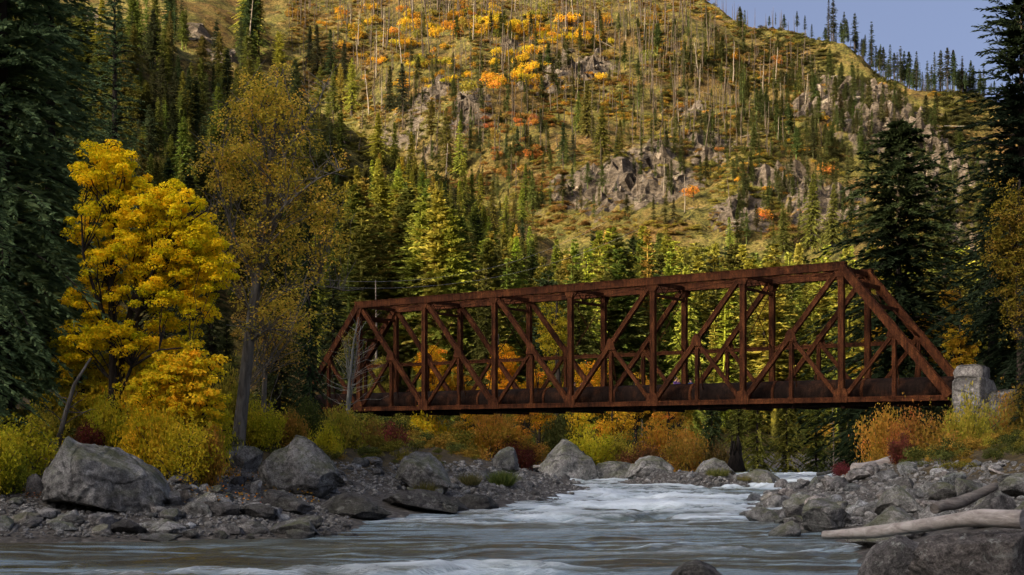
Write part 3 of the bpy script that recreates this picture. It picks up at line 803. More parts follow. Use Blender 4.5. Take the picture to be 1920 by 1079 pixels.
def plate(name, poly, w, th=0.05):
    """flat gusset in the plane of a truss; poly in (x,z)"""
    n = len(poly); V = [(x, w - th / 2, z) for x, z in poly] + [(x, w + th / 2, z) for x, z in poly]
    me = bpy.data.meshes.new(name)
    me.from_pydata(V, [], [list(range(n)), list(range(2 * n - 1, n - 1, -1))] + [[i, i + n, (i + 1) % n + n, (i + 1) % n] for i in range(n)])
    me.materials.append(M_RUST); return link(name, me, bridge)
def lattice(name, a, b, width, dirv, step=0.42, bar=0.055, th=0.02, parent=None):
    """zigzag lacing bars between two edges, joined: far under ten pixels each"""
    a = np.asarray(a, float); b = np.asarray(b, float); L = np.linalg.norm(b - a); n = max(2, int(L / step)); G = Geo(); dv = np.asarray(dirv, float)
    for k in range(n):
        p = a + (b - a) * k / n; q = a + (b - a) * (k + 1) / n; s = 1 if k % 2 else -1
        G.beam(p + dv * s * width / 2, q - dv * s * width / 2, bar, th, np.cross(b - a, dv))
    o = link(name, G.build(name, [M_RUST]), parent or bridge); o['kind'] = 'stuff'; return o

for w in (0.0, BW):
    side = -1 if w == 0 else 1
    wo_ = w + side * 0.23
    par = member('top_chord', bp(-0.045, w, ZT), bp(6.045, w, ZT), 0.40, 0.46)
    solid('cover_plate', bp(-0.05, w, ZT + 0.25), bp(6.05, w, ZT + 0.25), 0.50, 0.03)
    lattice('lacing', bp(0, w, ZT - 0.245), bp(6, w, ZT - 0.245), 0.30, (0, 1, 0), parent=par)
    member('bottom_chord', bp(-1, w, ZB), bp(7, w, ZB), 0.30, 0.30)
    for s0, s1 in ((0, -1), (6, 7)):
        par = member('end_post', bp(s0, w, ZT), bp(s1, w, ZB + 0.1), 0.40, 0.46, (0, 1, 0) if False else (0, 0, 1))
        e = np.array((s1 - s0, 0, 0)) * 1.0
        t = bp(s1, w, ZB) - bp(s0, w, ZT); t = t / np.linalg.norm(t); nrm = np.array((t[2], 0, -t[0])) * (-1 if t[0] > 0 else 1)
        nrm = nrm if nrm[2] > 0 else -nrm
        lattice('lacing', bp(s0, w, ZT) + nrm * 0.25, bp(s1, w, ZB) + nrm * 0.25, 0.34, (0, 1, 0), 0.36, 0.07, parent=par)
    for i in range(7):
        member('post', bp(i, w, ZB + 0.15), bp(i, w, ZT - 0.23), 0.26, 0.34, (1, 0, 0))
    for i in range(3): member('diagonal', bp(i + 0.03, w, ZT - 0.2), bp(i + 0.97, w, ZB + 0.25), 0.24, 0.30)
    for i in range(3): member('diagonal', bp(6 - i - 0.03, w, ZT - 0.2), bp(5 - i + 0.03, w, ZB + 0.25), 0.24, 0.30)
    # sub-posts and sub-struts of the divided panels
    for i in range(-1, 7):
        m_ = bp(i + 0.5, w, ZM + 0.15)
        par = member('hanger', bp(i + 0.5, w, ZB + 0.15), bp(i + 0.5, w, ZM - 0.1), 0.16, 0.22, (1, 0, 0))
        lattice('lacing', bp(i + 0.5, w, ZB + 0.2), bp(i + 0.5, w, ZM - 0.2), 0.17, (1, 0, 0), 0.24, 0.04, parent=par)
        foot = i if i in (0, 1, 2) else (i + 1 if i in (3, 4, 5) else (0 if i == -1 else 6))
        if 0 <= i <= 5:
            member('sub_strut', m_ - np.array((0, 0, 0.1)), bp(foot + (0.05 if foot == i else -0.05), w, ZB + 0.3), 0.16, 0.22)
        else:
            member('sub_strut', m_ - np.array((0, 0, 0.1)), bp(foot + (-0.05 if i == -1 else 0.05), w, ZB + 0.3), 0.16, 0.22)
        x = (i + 0.5) * PN
        plate('gusset_plate', [(x - 0.42, ZM - 0.18), (x + 0.42, ZM - 0.18), (x + 0.26, ZM + 0.36), (x - 0.05, ZM + 0.62), (x - 0.26, ZM + 0.36)], w - side * -0.145)
        solid('web_plate', bp(i + 0.5, w, ZB - 0.17), bp(i + 0.5, w, ZB + 0.22), 0.30, 0.34, (1, 0, 0))
    for i in range(7):
        x = i * PN
        for q in (-0.17, 0.17):
            plate('gusset_plate', [(x - 0.44, ZB - 0.16), (x + 0.44, ZB - 0.16), (x + 0.44, ZB + 0.34), (x + 0.26, ZB + 0.66), (x - 0.26, ZB + 0.66), (x - 0.44, ZB + 0.34)], w + q * 1.05)
        plate('gusset_plate', [(x - 0.40, ZT - 0.24), (x + 0.40, ZT - 0.24), (x + 0.22, ZT - 0.62), (x - 0.22, ZT - 0.62)], w + side * 0.15)
# mid-height longitudinal strut on the far truss
for i in range(-1, 7):
    u0, u1 = i + (0.5 if i == -1 else 0), i + 1 - (0.5 if i == 6 else 0)
    par = member('mid_strut', bp(u0 + 0.02, BW + 0.02, ZM - 0.22), bp(u1 - 0.02, BW + 0.02, ZM - 0.22), 0.18, 0.24)
    lattice('lacing', bp(u0 + 0.03, BW - 0.10, ZM - 0.10), bp(u1 - 0.03, BW - 0.10, ZM - 0.10), 0.22, (0, 0, 1), 0.4, 0.04, parent=par)
for i in range(7):
    # top lateral strut with its lacing, sway rods below it
    par = member('lateral_strut', bp(i, 0.21, ZT - 0.05), bp(i, BW - 0.21, ZT - 0.05), 0.18, 0.22)
    member('lateral_strut', bp(i, 0.16, ZT - 0.85), bp(i, BW - 0.16, ZT - 0.85), 0.14, 0.16)
    lattice('lacing', bp(i, 0.2, ZT - 0.45), bp(i, BW - 0.2, ZT - 0.45), 0.62, (0, 0, 1), 0.55, 0.06, parent=par)
    if 1 <= i <= 5:
        rod('sway_rod', bp(i, 0.1, ZT - 0.6), bp(i, BW - 0.1, ZM - 0.2)); rod('sway_rod', bp(i + 0.008, BW - 0.1, ZT - 0.6), bp(i + 0.008, 0.1, ZM - 0.2))
    # floor beam
    solid('floor_beam', bp(i, 0.16, ZB - 0.28), bp(i, BW - 0.16, ZB - 0.28), 0.24, 0.42, mat=M_RUSTD)
for i in (-1, 7): solid('floor_beam', bp(i, 0.16, ZB - 0.28), bp(i, BW - 0.16, ZB - 0.28), 0.24, 0.42, mat=M_RUSTD)
for i in range(6):
    rod('lateral_rod', bp(i + 0.02, 0.2, ZT - 0.12), bp(i + 0.98, BW - 0.2, ZT - 0.12), 0.03); rod('lateral_rod', bp(i + 0.02, BW - 0.2, ZT - 0.19), bp(i + 0.98, 0.2, ZT - 0.19), 0.03)
for i in range(-1, 7):
    rod('hanger_rod', bp(i + 0.5, 0.1, ZM - 0.15), bp(i + 0.5, 1.0, ZB), 0.035); rod('hanger_rod', bp(i + 0.5, BW - 0.1, ZM - 0.15), bp(i + 0.5, BW - 1.0, ZB), 0.035)
    solid('floor_beam', bp(i + 0.5, 0.16, ZB - 0.28), bp(i + 0.5, BW - 0.16, ZB - 0.28), 0.2, 0.36, mat=M_RUSTD)
# portal bracing at both sloped ends
for s0, s1 in ((0, -1), (6, 7)):
    for f in (0.12, 0.30):
        u = s0 + (s1 - s0) * f; z = ZT + (ZB - ZT) * f
        member('portal_strut', bp(u, 0.2, z), bp(u, BW - 0.2, z), 0.16, 0.2)
    ua, za = s0 + (s1 - s0) * 0.30, ZT + (ZB - ZT) * 0.30; ub, zb = s0 + (s1 - s0) * 0.52, ZT + (ZB - ZT) * 0.52
    rod('portal_brace', bp(ua, 1.2, za), bp(ub, 0.15, zb), 0.06); rod('portal_brace', bp(ua, BW - 1.2, za), bp(ub, BW - 0.15, zb), 0.06)
    u, z = s0 + (s1 - s0) * 0.21, ZT + (ZB - ZT) * 0.21
    lattice('lacing', bp(u, 0.2, z), bp(u, BW - 0.2, z), 1.0, bp((s1 - s0), 0, 0) * 0.09 + np.array((0, 0, -0.75)), 0.6, 0.07)
# stringers and the plank walkway behind the pipe
for w in (0.25, 1.6, 2.7, 3.9): solid('stringer', bp(-1, w, ZB - 0.20), bp(7, w, ZB - 0.20), 0.14, 0.30, mat=M_RUSTD)
pl = make_mesh('deck_plank', *(lambda v, q: (v, [(q, 0)], [M_TIMBER]))(*beam((0, 2.55, 0), (0, BW - 0.2, 0), 0.28, 0.07)))
for k in range(int(8 * PN / 0.30)):
    o = link('deck_plank', pl, bridge, (-PN + 0.15 + k * 0.30, 0, ZB + 0.02 + rng.normal(0, .004)))
for z in (0.55, 1.05):
    solid('handrail', bp(6.25, BW - 0.35, ZB + z), bp(7, BW - 0.35, ZB + z), 0.05, 0.05)
solid('handrail', bp(6.25, BW - 0.35, ZB + 0.06), bp(6.25, BW - 0.35, ZB + 1.02), 0.05, 0.05, (1, 0, 0)); solid('handrail', bp(6.99, BW - 0.35, ZB + 0.06), bp(6.99, BW - 0.35, ZB + 1.02), 0.05, 0.05, (1, 0, 0))

# the water pipe lying in the truss
ROTB = math.atan2(U[1], U[0])
pipe = empty('pipeline', (B0[0], B0[1], 0), ROTB)
tag(pipe, 'big rusty steel pipe lying lengthwise inside the truss bridge', 'pipe')
PZ, PR, PW = CH + 3.02, 0.77, 1.45
def on_pipe(name, G, mat): return link(name, G.build(name, [mat]), pipe)
for k in range(9):
    a, b = -1.0 + k * 8.05 / 9, -1.0 + (k + 1) * 8.05 / 9
    Gp = Geo(); Gp.tube([bp(a, PW, PZ), bp(b - 0.004, PW, PZ)], PR + (0.004 if k % 2 else 0), 28); on_pipe('pipe_section', Gp, M_RUSTD)
    Gp = Geo(); Gp.tube([bp(b - 0.02, PW, PZ), bp(b + 0.008, PW, PZ)], PR + 0.035, 28); on_pipe('collar', Gp, M_RUST)
for k in range(-1, 7):
    Gp = Geo(); Gp.beam(bp(k + 0.5, PW - 0.62, ZB - 0.01), bp(k + 0.5, PW + 0.62, ZB - 0.01), 0.26, 0.22)
    on_pipe('saddle', Gp, M_TIMBER)

# abutments
def world_b(u, w): 
    p = B0 + U * u * PN + Wv * w; return p
ab = empty('bridge_abutment', (*world_b(7.0, BW / 2), 0), ROTB)
tag(ab, 'pale grey stone and concrete abutment at the right end of the bridge', 'abutment')
def rough_block(name, seed, dims, loc, parent, mat, rot=0.0, cuts=10):
    V, T = rock_shape(seed, 5, cuts=cuts, rough=0.05, dims=dims, square=0.72, lo=0.86, hi=1.15)
    return link(name, make_mesh(name, V, [(T, 0)], [mat], smooth=True), parent, loc, (0, 0, rot))
def masonry(name, seed, dims, loc, rot=0.0, tone=1.0):
    V, T = rock_shape(seed, 5, cuts=9, rough=0.075, dims=dims, square=0.86, lo=1.1, hi=1.5)
    o = link(name, make_mesh(name, V, [(T, 0)], [M_CONC], smooth=True), ab, loc, (0, 0, rot), color=(tone * 1.02, tone, tone * .96)); return o
masonry('footing', 331, (1.7, 3.4, 1.5), (1.25, 0, 1.7), .04, .8)
masonry('masonry_block', 332, (1.05, 1.5, 1.15), (1.1, -1.1, 3.4), .05, .95)
masonry('masonry_block', 333, (0.95, 1.4, 0.95), (1.05, -1.13, 5.2), -.06, 1.12)
masonry('cap_block', 334, (0.86, 1.3, 0.42), (0.98, -1.12, 6.35), .1, 1.2)
masonry('back_wall', 335, (0.95, 2.2, 1.25), (2.2, 0.4, 4.2), .12, .75)
masonry('masonry_block', 336, (0.7, 0.9, 0.6), (1.95, -1.5, 3.9), .3, .9)
ab2 = empty('bridge_abutment', (*world_b(-1.25, BW / 2), 0), ROTB)
tag(ab2, 'weathered timber trestle bent under the left end of the bridge', 'abutment')
for w in (-1.9, 0, 1.9):
    G = Geo(); G.beam((0.6, w, 1.0), (0.6, w, ZB - 0.5), 0.32, 0.32, (1, 0, 0)); link('trestle_post', G.build('trestle_post', [M_TIMBER]), ab2)
G = Geo(); G.beam((0.6, -2.5, ZB - 0.34), (0.6, 2.5, ZB - 0.34), 0.34, 0.30); link('cap_beam', G.build('cap_beam', [M_TIMBER]), ab2)
rough_block('footing', 305, (1.6, 3.4, 1.3), (-0.9, 0, 2.6), ab2, M_CONC)

# ------------------------------------------------------------------ people on the walkway
M_SKIN = plain('skin', (0.42, 0.24, 0.17), 0.6, 0.08); M_HAIR = plain('hair', (0.035, 0.022, 0.015), 0.7, 0.2)
def cloth(n, c): return plain('cloth_' + n, c, 0.9, 0.2, 20)
C_NAVY = cloth('navy', (0.018, 0.022, 0.07)); C_BLK = cloth('black', (0.012, 0.012, 0.016)); C_PURP = cloth('purple', (0.12, 0.06, 0.20)); C_DEN = cloth('denim', (0.03, 0.045, 0.10)); C_GREY = cloth('grey', (0.42, 0.40, 0.42)); C_BLUE = cloth('blue', (0.035, 0.06, 0.19))
def person(x, y, z, rz, label, top, legs, lean=0.0, arm=0.0, hgt=1.7, raised=False):
    J = {'pel': (0, 0, .95), 'wst': (0, lean * .35, 1.12), 'che': (0, lean * .8, 1.33), 'neck': (0, lean * 1.05, 1.49), 'hd0': (0, lean * 1.12, 1.58), 'hd1': (0, lean * 1.15 + .015, 1.66), 'hd2': (0, lean * 1.1, 1.73)}
    rad = {'pel': (.155, .12), 'wst': (.145, .105), 'che': (.17, .115), 'neck': (.06, .06), 'hd0': (.075, .085), 'hd1': (.085, .10), 'hd2': (.06, .07)}
    E = [('pel', 'wst'), ('wst', 'che'), ('che', 'neck'), ('neck', 'hd0'), ('hd0', 'hd1'), ('hd1', 'hd2')]
    for s, n in ((-1, 'l'), (1, 'r')):
        J['hip' + n] = (s * .10, 0, .88); J['kne' + n] = (s * .11, .03 + .06 * s * .5, .48); J['ank' + n] = (s * .11, -.02 + .05 * s, .08); J['toe' + n] = (s * .125, .16 + .05 * s, .035)
        rad['hip' + n] = (.095, .10); rad['kne' + n] = (.062, .065); rad['ank' + n] = (.042, .045); rad['toe' + n] = (.038, .03)
        J['sho' + n] = (s * .185, lean * .95, 1.41); rad['sho' + n] = (.068, .068)
        if raised: J['elb' + n] = (s * .27, lean + .16, 1.20); J['wri' + n] = (s * .10, lean + .30, 1.42); J['han' + n] = (s * .05, lean + .31, 1.50)
        else: J['elb' + n] = (s * .25, lean * .7 + arm * .3 - .03, 1.13); J['wri' + n] = (s * .25, lean * .6 + arm + .06, .90); J['han' + n] = (s * .235, lean * .6 + arm + .10, .80)
        rad['elb' + n] = (.045, .045); rad['wri' + n] = (.03, .034); rad['han' + n] = (.024, .042)
        E += [('pel', 'hip' + n), ('hip' + n, 'kne' + n), ('kne' + n, 'ank' + n), ('ank' + n, 'toe' + n), ('che', 'sho' + n), ('sho' + n, 'elb' + n), ('elb' + n, 'wri' + n), ('wri' + n, 'han' + n)]
    ks = list(J); me = bpy.data.meshes.new('person_rig')
    me.from_pydata([Vector(J[k]) for k in ks], [(ks.index(a), ks.index(b)) for a, b in E], [])
    o = bpy.data.objects.new('person_rig', me); COL.objects.link(o)
    md = o.modifiers.new('s', 'SKIN'); md.use_smooth_shade = True
    for i, k in enumerate(ks):
        me.skin_vertices[0].data[i].radius = rad[k]; me.skin_vertices[0].data[i].use_root = (k == 'pel')
    o.modifiers.new('d', 'SUBSURF').levels = 1
    dg = bpy.context.evaluated_depsgraph_get(); body = bpy.data.meshes.new_from_object(o.evaluated_get(dg))
    bpy.data.objects.remove(o)
    body.materials.clear()
    for m in (M_SKIN, top, legs, C_BLK): body.materials.append(m)
    for p in body.polygons:
        c = p.center; p.use_smooth = True
        hand = (abs(c.x) > .19 and c.z < .89) or (raised and c.z > 1.40 and c.y > lean + .24)
        p.material_index = 0 if (c.z > 1.485 or hand) else (1 if c.z > .93 or abs(c.x) > .215 else (3 if c.z < .10 else 2))
    e = empty('person', (x, y, z), rz, hgt / 1.75); tag(e, label, 'person')
    link('body', body, e)
    G = Geo(); V, T = ICO[3]; V = V[:, :] * np.array((.103, .118, .10)) + np.array(J['hd1']) + np.array((0, -.022, .035))
    V[:, 1] = np.minimum(V[:, 1], J['hd1'][1] + .05); G.add(V, T, 0, True); link('hair', G.build('hair', [M_HAIR]), e)
    hd = np.array(J['hd1']); G = Geo(); G.tube([hd + (0, .085, -.005), hd + (0, .125, -.03), hd + (0, .09, -.04)], [.012, .017, .012], 6); link('nose', G.build('nose', [M_SKIN]), e)
    for s in (-1, 1):
        G = Geo(); V, T = ICO[3]; G.add(V * .013 + hd + np.array((s * .034, .096, .012)), T, 0, True); link('eye', G.build('eye', [C_BLK]), e)
        G = Geo(); G.add(V * np.array((.012, .024, .032)) + hd + np.array((s * .088, 0, -.01)), T, 0, True); link('ear', G.build('ear', [M_SKIN]), e)
        # fingers, from the wrist end on
        h = np.array(J['han' + ('l' if s < 0 else 'r')])
        G = Geo(); up = 1 if raised else -1
        for q in range(4):
            b = h + np.array((0, (q - 1.5) * .019, up * .01)); l = (.075, .085, .08, .06)[q]
            G.tube([b, b + np.array((-s * .008, .004, up * l * .5)), b + np.array((-s * .03, .008, up * l * .92))], [.0095, .009, .007], 6)
        G.tube([h + np.array((0, .03, up * -.03)), h + np.array((-s * .02, .055, up * .0)), h + np.array((-s * .03, .06, up * .03))], [.011, .01, .008], 6)
        link('fingers', G.build('fingers', [M_SKIN]), e)
    return e
DZ = ZB + 0.06
def on_deck(u, w): p = world_b(u, w); return float(p[0]), float(p[1]), DZ
person(*on_deck(2.68, 3.1), ROTB - 1.3, 'person in black jacket bending forward beside the pipe near the left pair of hikers', C_BLK, C_DEN, 0.26, 0.2, 1.62)
person(*on_deck(2.82, 3.2), ROTB + 2.6, 'person in navy jacket standing behind the pipe close to the bending one', C_NAVY, C_DEN, 0.05, 0.05, 1.55)
person(*on_deck(3.99, 3.1), ROTB - 2.0, 'person in purple and grey top holding both hands to the face', C_PURP, C_GREY, 0.05, 0.0, 1.74, True)
person(*on_deck(4.16, 3.3), ROTB + 1.2, 'person in bright blue jacket at the right of the purple topped hiker', C_BLUE, C_BLK, 0.08, 0.1, 1.62)
# ------------------------------------------------------------------ boulders named one by one: (x0, x1, top, base) in photo pixels and height of the foot
def zfoot(px, py, z0=None):
    """depth at which the sight line through the foot pixel meets the bank"""
    D = np.arange(12, 125, 0.15); x = (px - 960) / F * D; zl = CH + (HOR - py) / F * D
    h = np.maximum(ground_at(x, D), -0.05); k = np.nonzero(zl <= h)[0]
    return D[k[0]] if len(k) else 120.0
BOULDERS = []
def boulder(x0, x1, top, base, seed, label, mat=M_ROCK, prof=None, tone=1.0, depth=0.8, sub=5, cuts=9, d=None, sink=0.25, rough=0.09, name='boulder', group=None, cat='boulder', rz=0.0, warm=0.0):
    dd = d or zfoot((x0 + x1) / 2, base)
    w = (x1 - x0) / F * dd; h = (base - top) / F * dd
    dd2 = dd + w * depth * 0.42
    x = px2x((x0 + x1) / 2, dd2); zb = CH + (HOR - base) / F * dd
    w = (x1 - x0) / F * dd2; ht = px2z(top, dd2) - zb
    half = ht * (1 + sink) / 2
    V, T = rock_shape(seed, sub, cuts=cuts, rough=rough, square=0.10)
    mn, mx = V.min(0), V.max(0)
    V = (V - (mn + mx) / 2) / (mx - mn) * np.array((w, w * depth, 2 * half))
    V[:, 2] += half - ht * sink
    if prof is not None:
        xs_, zs_ = np.array(prof, float).T; xn = V[:, 0] / (w / 2)
        bins = np.linspace(-1, 1, 33); top_ = np.array([V[np.abs(xn - b) < 0.08, 2].max(initial=0.05) for b in bins])
        k = np.interp(xn, xs_, zs_) * ht / np.maximum(np.interp(xn, bins, top_), 0.2 * ht)
        V[:, 2] = np.where(V[:, 2] > 0, V[:, 2] * np.clip(k, .25, 1.5), V[:, 2])
    o = link(name, make_mesh(name, V, [(T, 0)], [mat], smooth=True), None, (x, dd2, zb), (0, 0, rz), color=(tone * (1 + warm), tone, tone * (1 - warm)))
    tag(o, label, cat, group); BOULDERS.append((x, dd2, max(w, w * depth) * 0.5)); return o

boulder(76, 316, 817, 968, 3, 'biggest mossy grey boulder with overhanging foot on the left shore', prof=[(-1, .35), (-.75, .72), (-.5, 1.0), (-.38, .93), (.1, .86), (.45, .72), (.72, .58), (.88, .42), (1, .2)], sub=6, depth=0.75, sink=0.06, cuts=7)
boulder(482, 646, 813, 930, 11, 'big pale lichen covered boulder with a small peak behind the wet rocks', prof=[(-1, .55), (-.75, .72), (-.3, .82), (-.12, .98), (.1, .97), (.4, .8), (.75, .55), (1, .2)], sub=6, depth=0.7, sink=0.12)
boulder(424, 494, 836, 888, 12, 'rounded dark grey boulder leaning on the left of the big pale one', tone=0.62, sub=5)
boulder(740, 846, 846, 926, 14, 'blocky grey boulder with dark undercut foot above the wet rocks', prof=[(-1, .5), (-.75, .85), (-.3, 1), (.2, .97), (.6, .75), (1, .3)], tone=0.85, sub=6, sink=0.1)
boulder(922, 974, 837, 884, 16, 'small upright grey boulder behind the green grass tuft', prof=[(-1, .5), (-.4, .85), (.2, 1), (.6, .95), (1, .5)], tone=0.8)
boulder(1008, 1132, 822, 902, 17, 'tall pointed grey boulder in midstream below the bridge', prof=[(-1, .3), (-.7, .62), (-.25, 1.0), (-.1, .98), (.2, .82), (.6, .6), (1, .12)], sub=6, depth=.8, cuts=7, sink=.08, d=84)
boulder(1118, 1192, 864, 898, 18, 'low dark flat topped boulder right of the pointed one', tone=0.55, prof=[(-1, .9), (0, 1), (1, .85)], d=84)
boulder(1172, 1266, 854, 894, 19, 'broad rounded pale boulder in the middle of the gravel bar', tone=1.15, prof=[(-1, .4), (-.5, .85), (0, 1), (.5, .9), (1, .4)], d=79.5)
boulder(1300, 1380, 858, 903, 20, 'rounded light grey boulder at the right end of the gravel bar', tone=1.2, prof=[(-1, .4), (-.6, .85), (-.1, 1), (.4, .85), (1, .3)], d=77)
boulder(1366, 1465, 879, 908, 21, 'low long grey boulder beside the right hand chute of white water', tone=1.0, d=76, prof=[(-1, .6), (-.4, .75), (.1, 1), (.5, .9), (1, .3)])
boulder(582, 738, 922, 972, 22, 'long black wet rock at the edge of the rapid, first from the left', mat=M_ROCKD, tone=0.55, prof=[(-1, .2), (-.5, .8), (-.1, 1), (.3, .85), (1, .15)], sub=6)
boulder(712, 862, 916, 962, 23, 'wide black wet rock between two others along the rapid', mat=M_ROCKD, tone=0.6, prof=[(-1, .5), (-.5, .9), (0, 1), (.5, .85), (1, .3)], sub=6)
boulder(806, 882, 934, 964, 24, 'small black slanting rock in front of the wide wet one', mat=M_ROCKD, tone=0.5, prof=[(-1, .1), (0, .7), (.3, 1), (1, .2)])
boulder(846, 936, 926, 959, 25, 'black wet rock jutting furthest into the rapid', mat=M_ROCKD, tone=0.5, prof=[(-1, .5), (-.3, 1), (.5, .9), (1, .5)])
boulder(490, 590, 912, 962, 26, 'slanting dark slab sprinkled with yellow leaves below the pale boulder', mat=M_ROCKD, tone=0.7, prof=[(-1, .95), (-.5, .9), (.2, .6), (1, .2)])
boulder(500, 600, 970, 1010, 27, 'pale grey wedge shaped rock standing in the shallow water', prof=[(-1, .5), (-.4, .8), (.3, 1), (.7, .9), (1, .15)], tone=.75)
boulder(536, 592, 991, 1013, 28, 'small dark rock awash in front of the wedge shaped rock', tone=0.5)
boulder(384, 452, 940, 972, 29, 'dark rounded rock in the shallows right of the mossy boulder', mat=M_ROCKD, tone=0.8)
boulder(446, 520, 944, 974, 30, 'dark hump backed rock between the shore and the black slab', mat=M_ROCKD, tone=0.7)
boulder(208, 278, 972, 1006, 31, 'black angular rock below the mossy boulder at the waterline', mat=M_ROCKD, tone=0.6)
boulder(262, 352, 974, 1004, 32, 'flat pale rock slab at the waterline under the mossy boulder', tone=1.05, prof=[(-1, .8), (0, 1), (1, .4)])
boulder(262, 338, 999, 1017, 33, 'low grey rock lapped by the river at the near left shore', tone=.8)
boulder(85, 146, 955, 986, 34, 'pale slanting slab left of the cave under the mossy boulder', tone=1.3, prof=[(-1, .2), (.3, .8), (.8, 1), (1, .5)])
boulder(8, 78, 960, 988, 35, 'brownish flat rock by the left edge of the shore', tone=.9, warm=.08)
boulder(168, 212, 982, 1006, 36, 'round cream coloured rock at the waterline', tone=1.5, warm=.05)
boulder(48, 86, 888, 936, 37, 'mossy dark rock tucked against the left side of the mossy boulder', mat=M_ROCKD, tone=.9)
boulder(310, 372, 872, 908, 38, 'grey brown rock among bushes right of the mossy boulder', tone=.6)
boulder(468, 492, 900, 928, 39, 'pale square block on the rubble slope', tone=1.4, sub=4)
boulder(1640, 1742, 907, 970, 40, 'pale domed boulder on the right bank above the sloping slab', tone=1.2, prof=[(-1, .3), (-.6, .8), (-.25, 1), (.2, .85), (.6, .5), (1, .2)], sub=6)
boulder(1500, 1598, 934, 1000, 41, 'squarish grey boulder with dark face at the right water edge', tone=.9, prof=[(-1, .6), (-.6, .95), (0, 1), (.5, .85), (1, .4)], sub=6, sink=.12)
boulder(1440, 1502, 976, 1012, 42, 'smooth grey tilted rock sitting in the water before the squarish boulder', tone=.8, prof=[(-1, .3), (-.2, .75), (.5, 1), (1, .7)])
boulder(1396, 1462, 950, 986, 43, 'rounded grey rock at the corner of the right cobble bar', tone=.95)
boulder(1570, 1738, 948, 1025, 44, 'smooth sloping slab with a dark stain under the pale log', tone=1.0, prof=[(-1, .12), (-.4, .55), (.15, 1), (.5, .95), (1, .4)], sub=6, warm=.02)
boulder(1740, 1792, 904, 940, 45, 'grey boulder right of the pale domed one', tone=.7)
boulder(1604, 1730, 1002, 1108, 46, 'rounded grey foreground boulder with a thin crack by the river', mat=M_ROCKL, tone=1.05, prof=[(-1, .3), (-.4, .8), (.2, 1), (1, .9)], sub=6, d=20)
boulder(1690, 1990, 988, 1160, 47, 'large dark lichen spotted foreground boulder in the bottom right corner', mat=M_ROCKL, tone=.62, warm=.05, prof=[(-1, .75), (-.75, .92), (0, .98), (1, 1)], sub=6, d=14, sink=.05, depth=.6)
boulder(1816, 1912, 918, 990, 48, 'dark angular boulder under the dark upper log', mat=M_ROCKD, tone=1.0, prof=[(-1, .2), (-.2, .9), (.1, 1), (.6, .8), (1, .3)])
boulder(1872, 1960, 888, 934, 49, 'blue grey angular rock at the right edge of the bank', tone=.9)
boulder(1896, 1990, 936, 1015, 50, 'grey rock propping the thick end of the pale log', tone=.7, d=22)
boulder(1238, 1368, 1050, 1100, 51, 'dark ribbed rock breaking the surface at the bottom of the photo', mat=M_ROCKD, tone=.8, prof=[(-1, .1), (-.3, .85), (.1, 1), (.6, .7), (1, .1)], rough=.14, d=23)
boulder(1790, 1850, 896, 934, 52, 'grey rock on the right bank behind the dark upper log', tone=.8)
boulder(1466, 1526, 926, 956, 53, 'flat topped pale rock on the right cobble bar', tone=1.0)

# ------------------------------------------------------------------ loose rocks of the banks: 270 single ones, the rest gravel
RK = [rock_mesh('rock', 400 + k, 4, M_COB, cuts=4 + k % 6, rough=0.06 + 0.01 * (k % 3), dims=(1, 0.85, 0.62 + 0.05 * (k % 4)), lo=0.6, hi=1.0) for k in range(12)]
used = []
RLAB = {}
BMARK = [(196, 900, 'the big mossy boulder'), (565, 880, 'the big pale boulder'), (455, 865, 'the rounded dark boulder'), (793, 890, 'the blocky undercut boulder'), (948, 862, 'the small upright boulder'), (1070, 862, 'the pointed boulder'), (1220, 875, 'the broad pale boulder'), (1340, 882, 'the light grey boulder'), (660, 948, 'the long black rock'), (785, 940, 'the wide black rock'), (890, 944, 'the outermost black rock'), (550, 990, 'the wedge shaped rock'), (243, 990, 'the black angular rock'), (115, 972, 'the pale slanting slab'), (190, 996, 'the round cream rock'), (420, 957, 'the dark rounded shallows rock'), (1690, 940, 'the pale domed boulder'), (1548, 968, 'the squarish boulder'), (1470, 995, 'the smooth tilted rock'), (1430, 968, 'the rounded corner rock'), (1765, 922, 'the grey boulder by the dome'), (1640, 872, 'the short thick log'), (1840, 930, 'the dark upper log'), (1700, 985, 'the pale driftwood log'), (1496, 941, 'the flat topped pale rock'), (30, 970, 'the brownish flat rock'), (480, 914, 'the pale square block')]
def loose(x, y, s, label, group, tone=None, mi=None):
    z = max(gz(x, y), -0.25)
    o = link('rock', RK[mi if mi is not None else int(rng.integers(12))], None, (x, y, z + s * 0.18), (rng.uniform(-.25, .25), rng.uniform(-.25, .25), rng.uniform(0, 6.28)), (s * rng.uniform(.8, 1.2), s * rng.uniform(.8, 1.2), s * rng.uniform(.75, 1.1)))
    v = tone if tone else rng.uniform(.45, 1.45) ** 1.2; w = rng.normal(0, .03)
    o.color = (v * (1 + w), v, v * (1 - w), 1)
    px, py = 960 + x / y * F, HOR - (z - CH) / y * F; sp = s / y * F
    label = ('pale' if v > 1.05 else 'dark' if v < .8 else 'grey') + (' large' if sp > 12 else ' small' if sp > 6 else ' tiny') + ' ' + label + ' ' + where(px, py, BMARK)
    tag(o, label, 'rock', label); return o
def scatter(n, px0, px1, py0, py1, smin, smax, label, group, cond, power=2.2):
    k = 0; tries = 0
    while k < n and tries < n * 30:
        tries += 1
        px, py = rng.uniform(px0, px1), rng.uniform(py0, py1)
        d = zfoot(px, py); x = px2x(px, d); h = gz(x, d)
        if d > 119 or not cond(x, d, h): continue
        s = (smin + (smax - smin) * rng.random() ** power) * d / F
        if any((x - bx) ** 2 + (d - by) ** 2 < (0.75 * br) ** 2 for bx, by, br in BOULDERS): continue
        loose(x, d, s, label, group); k += 1
land = lambda x, y, h: h > -0.12
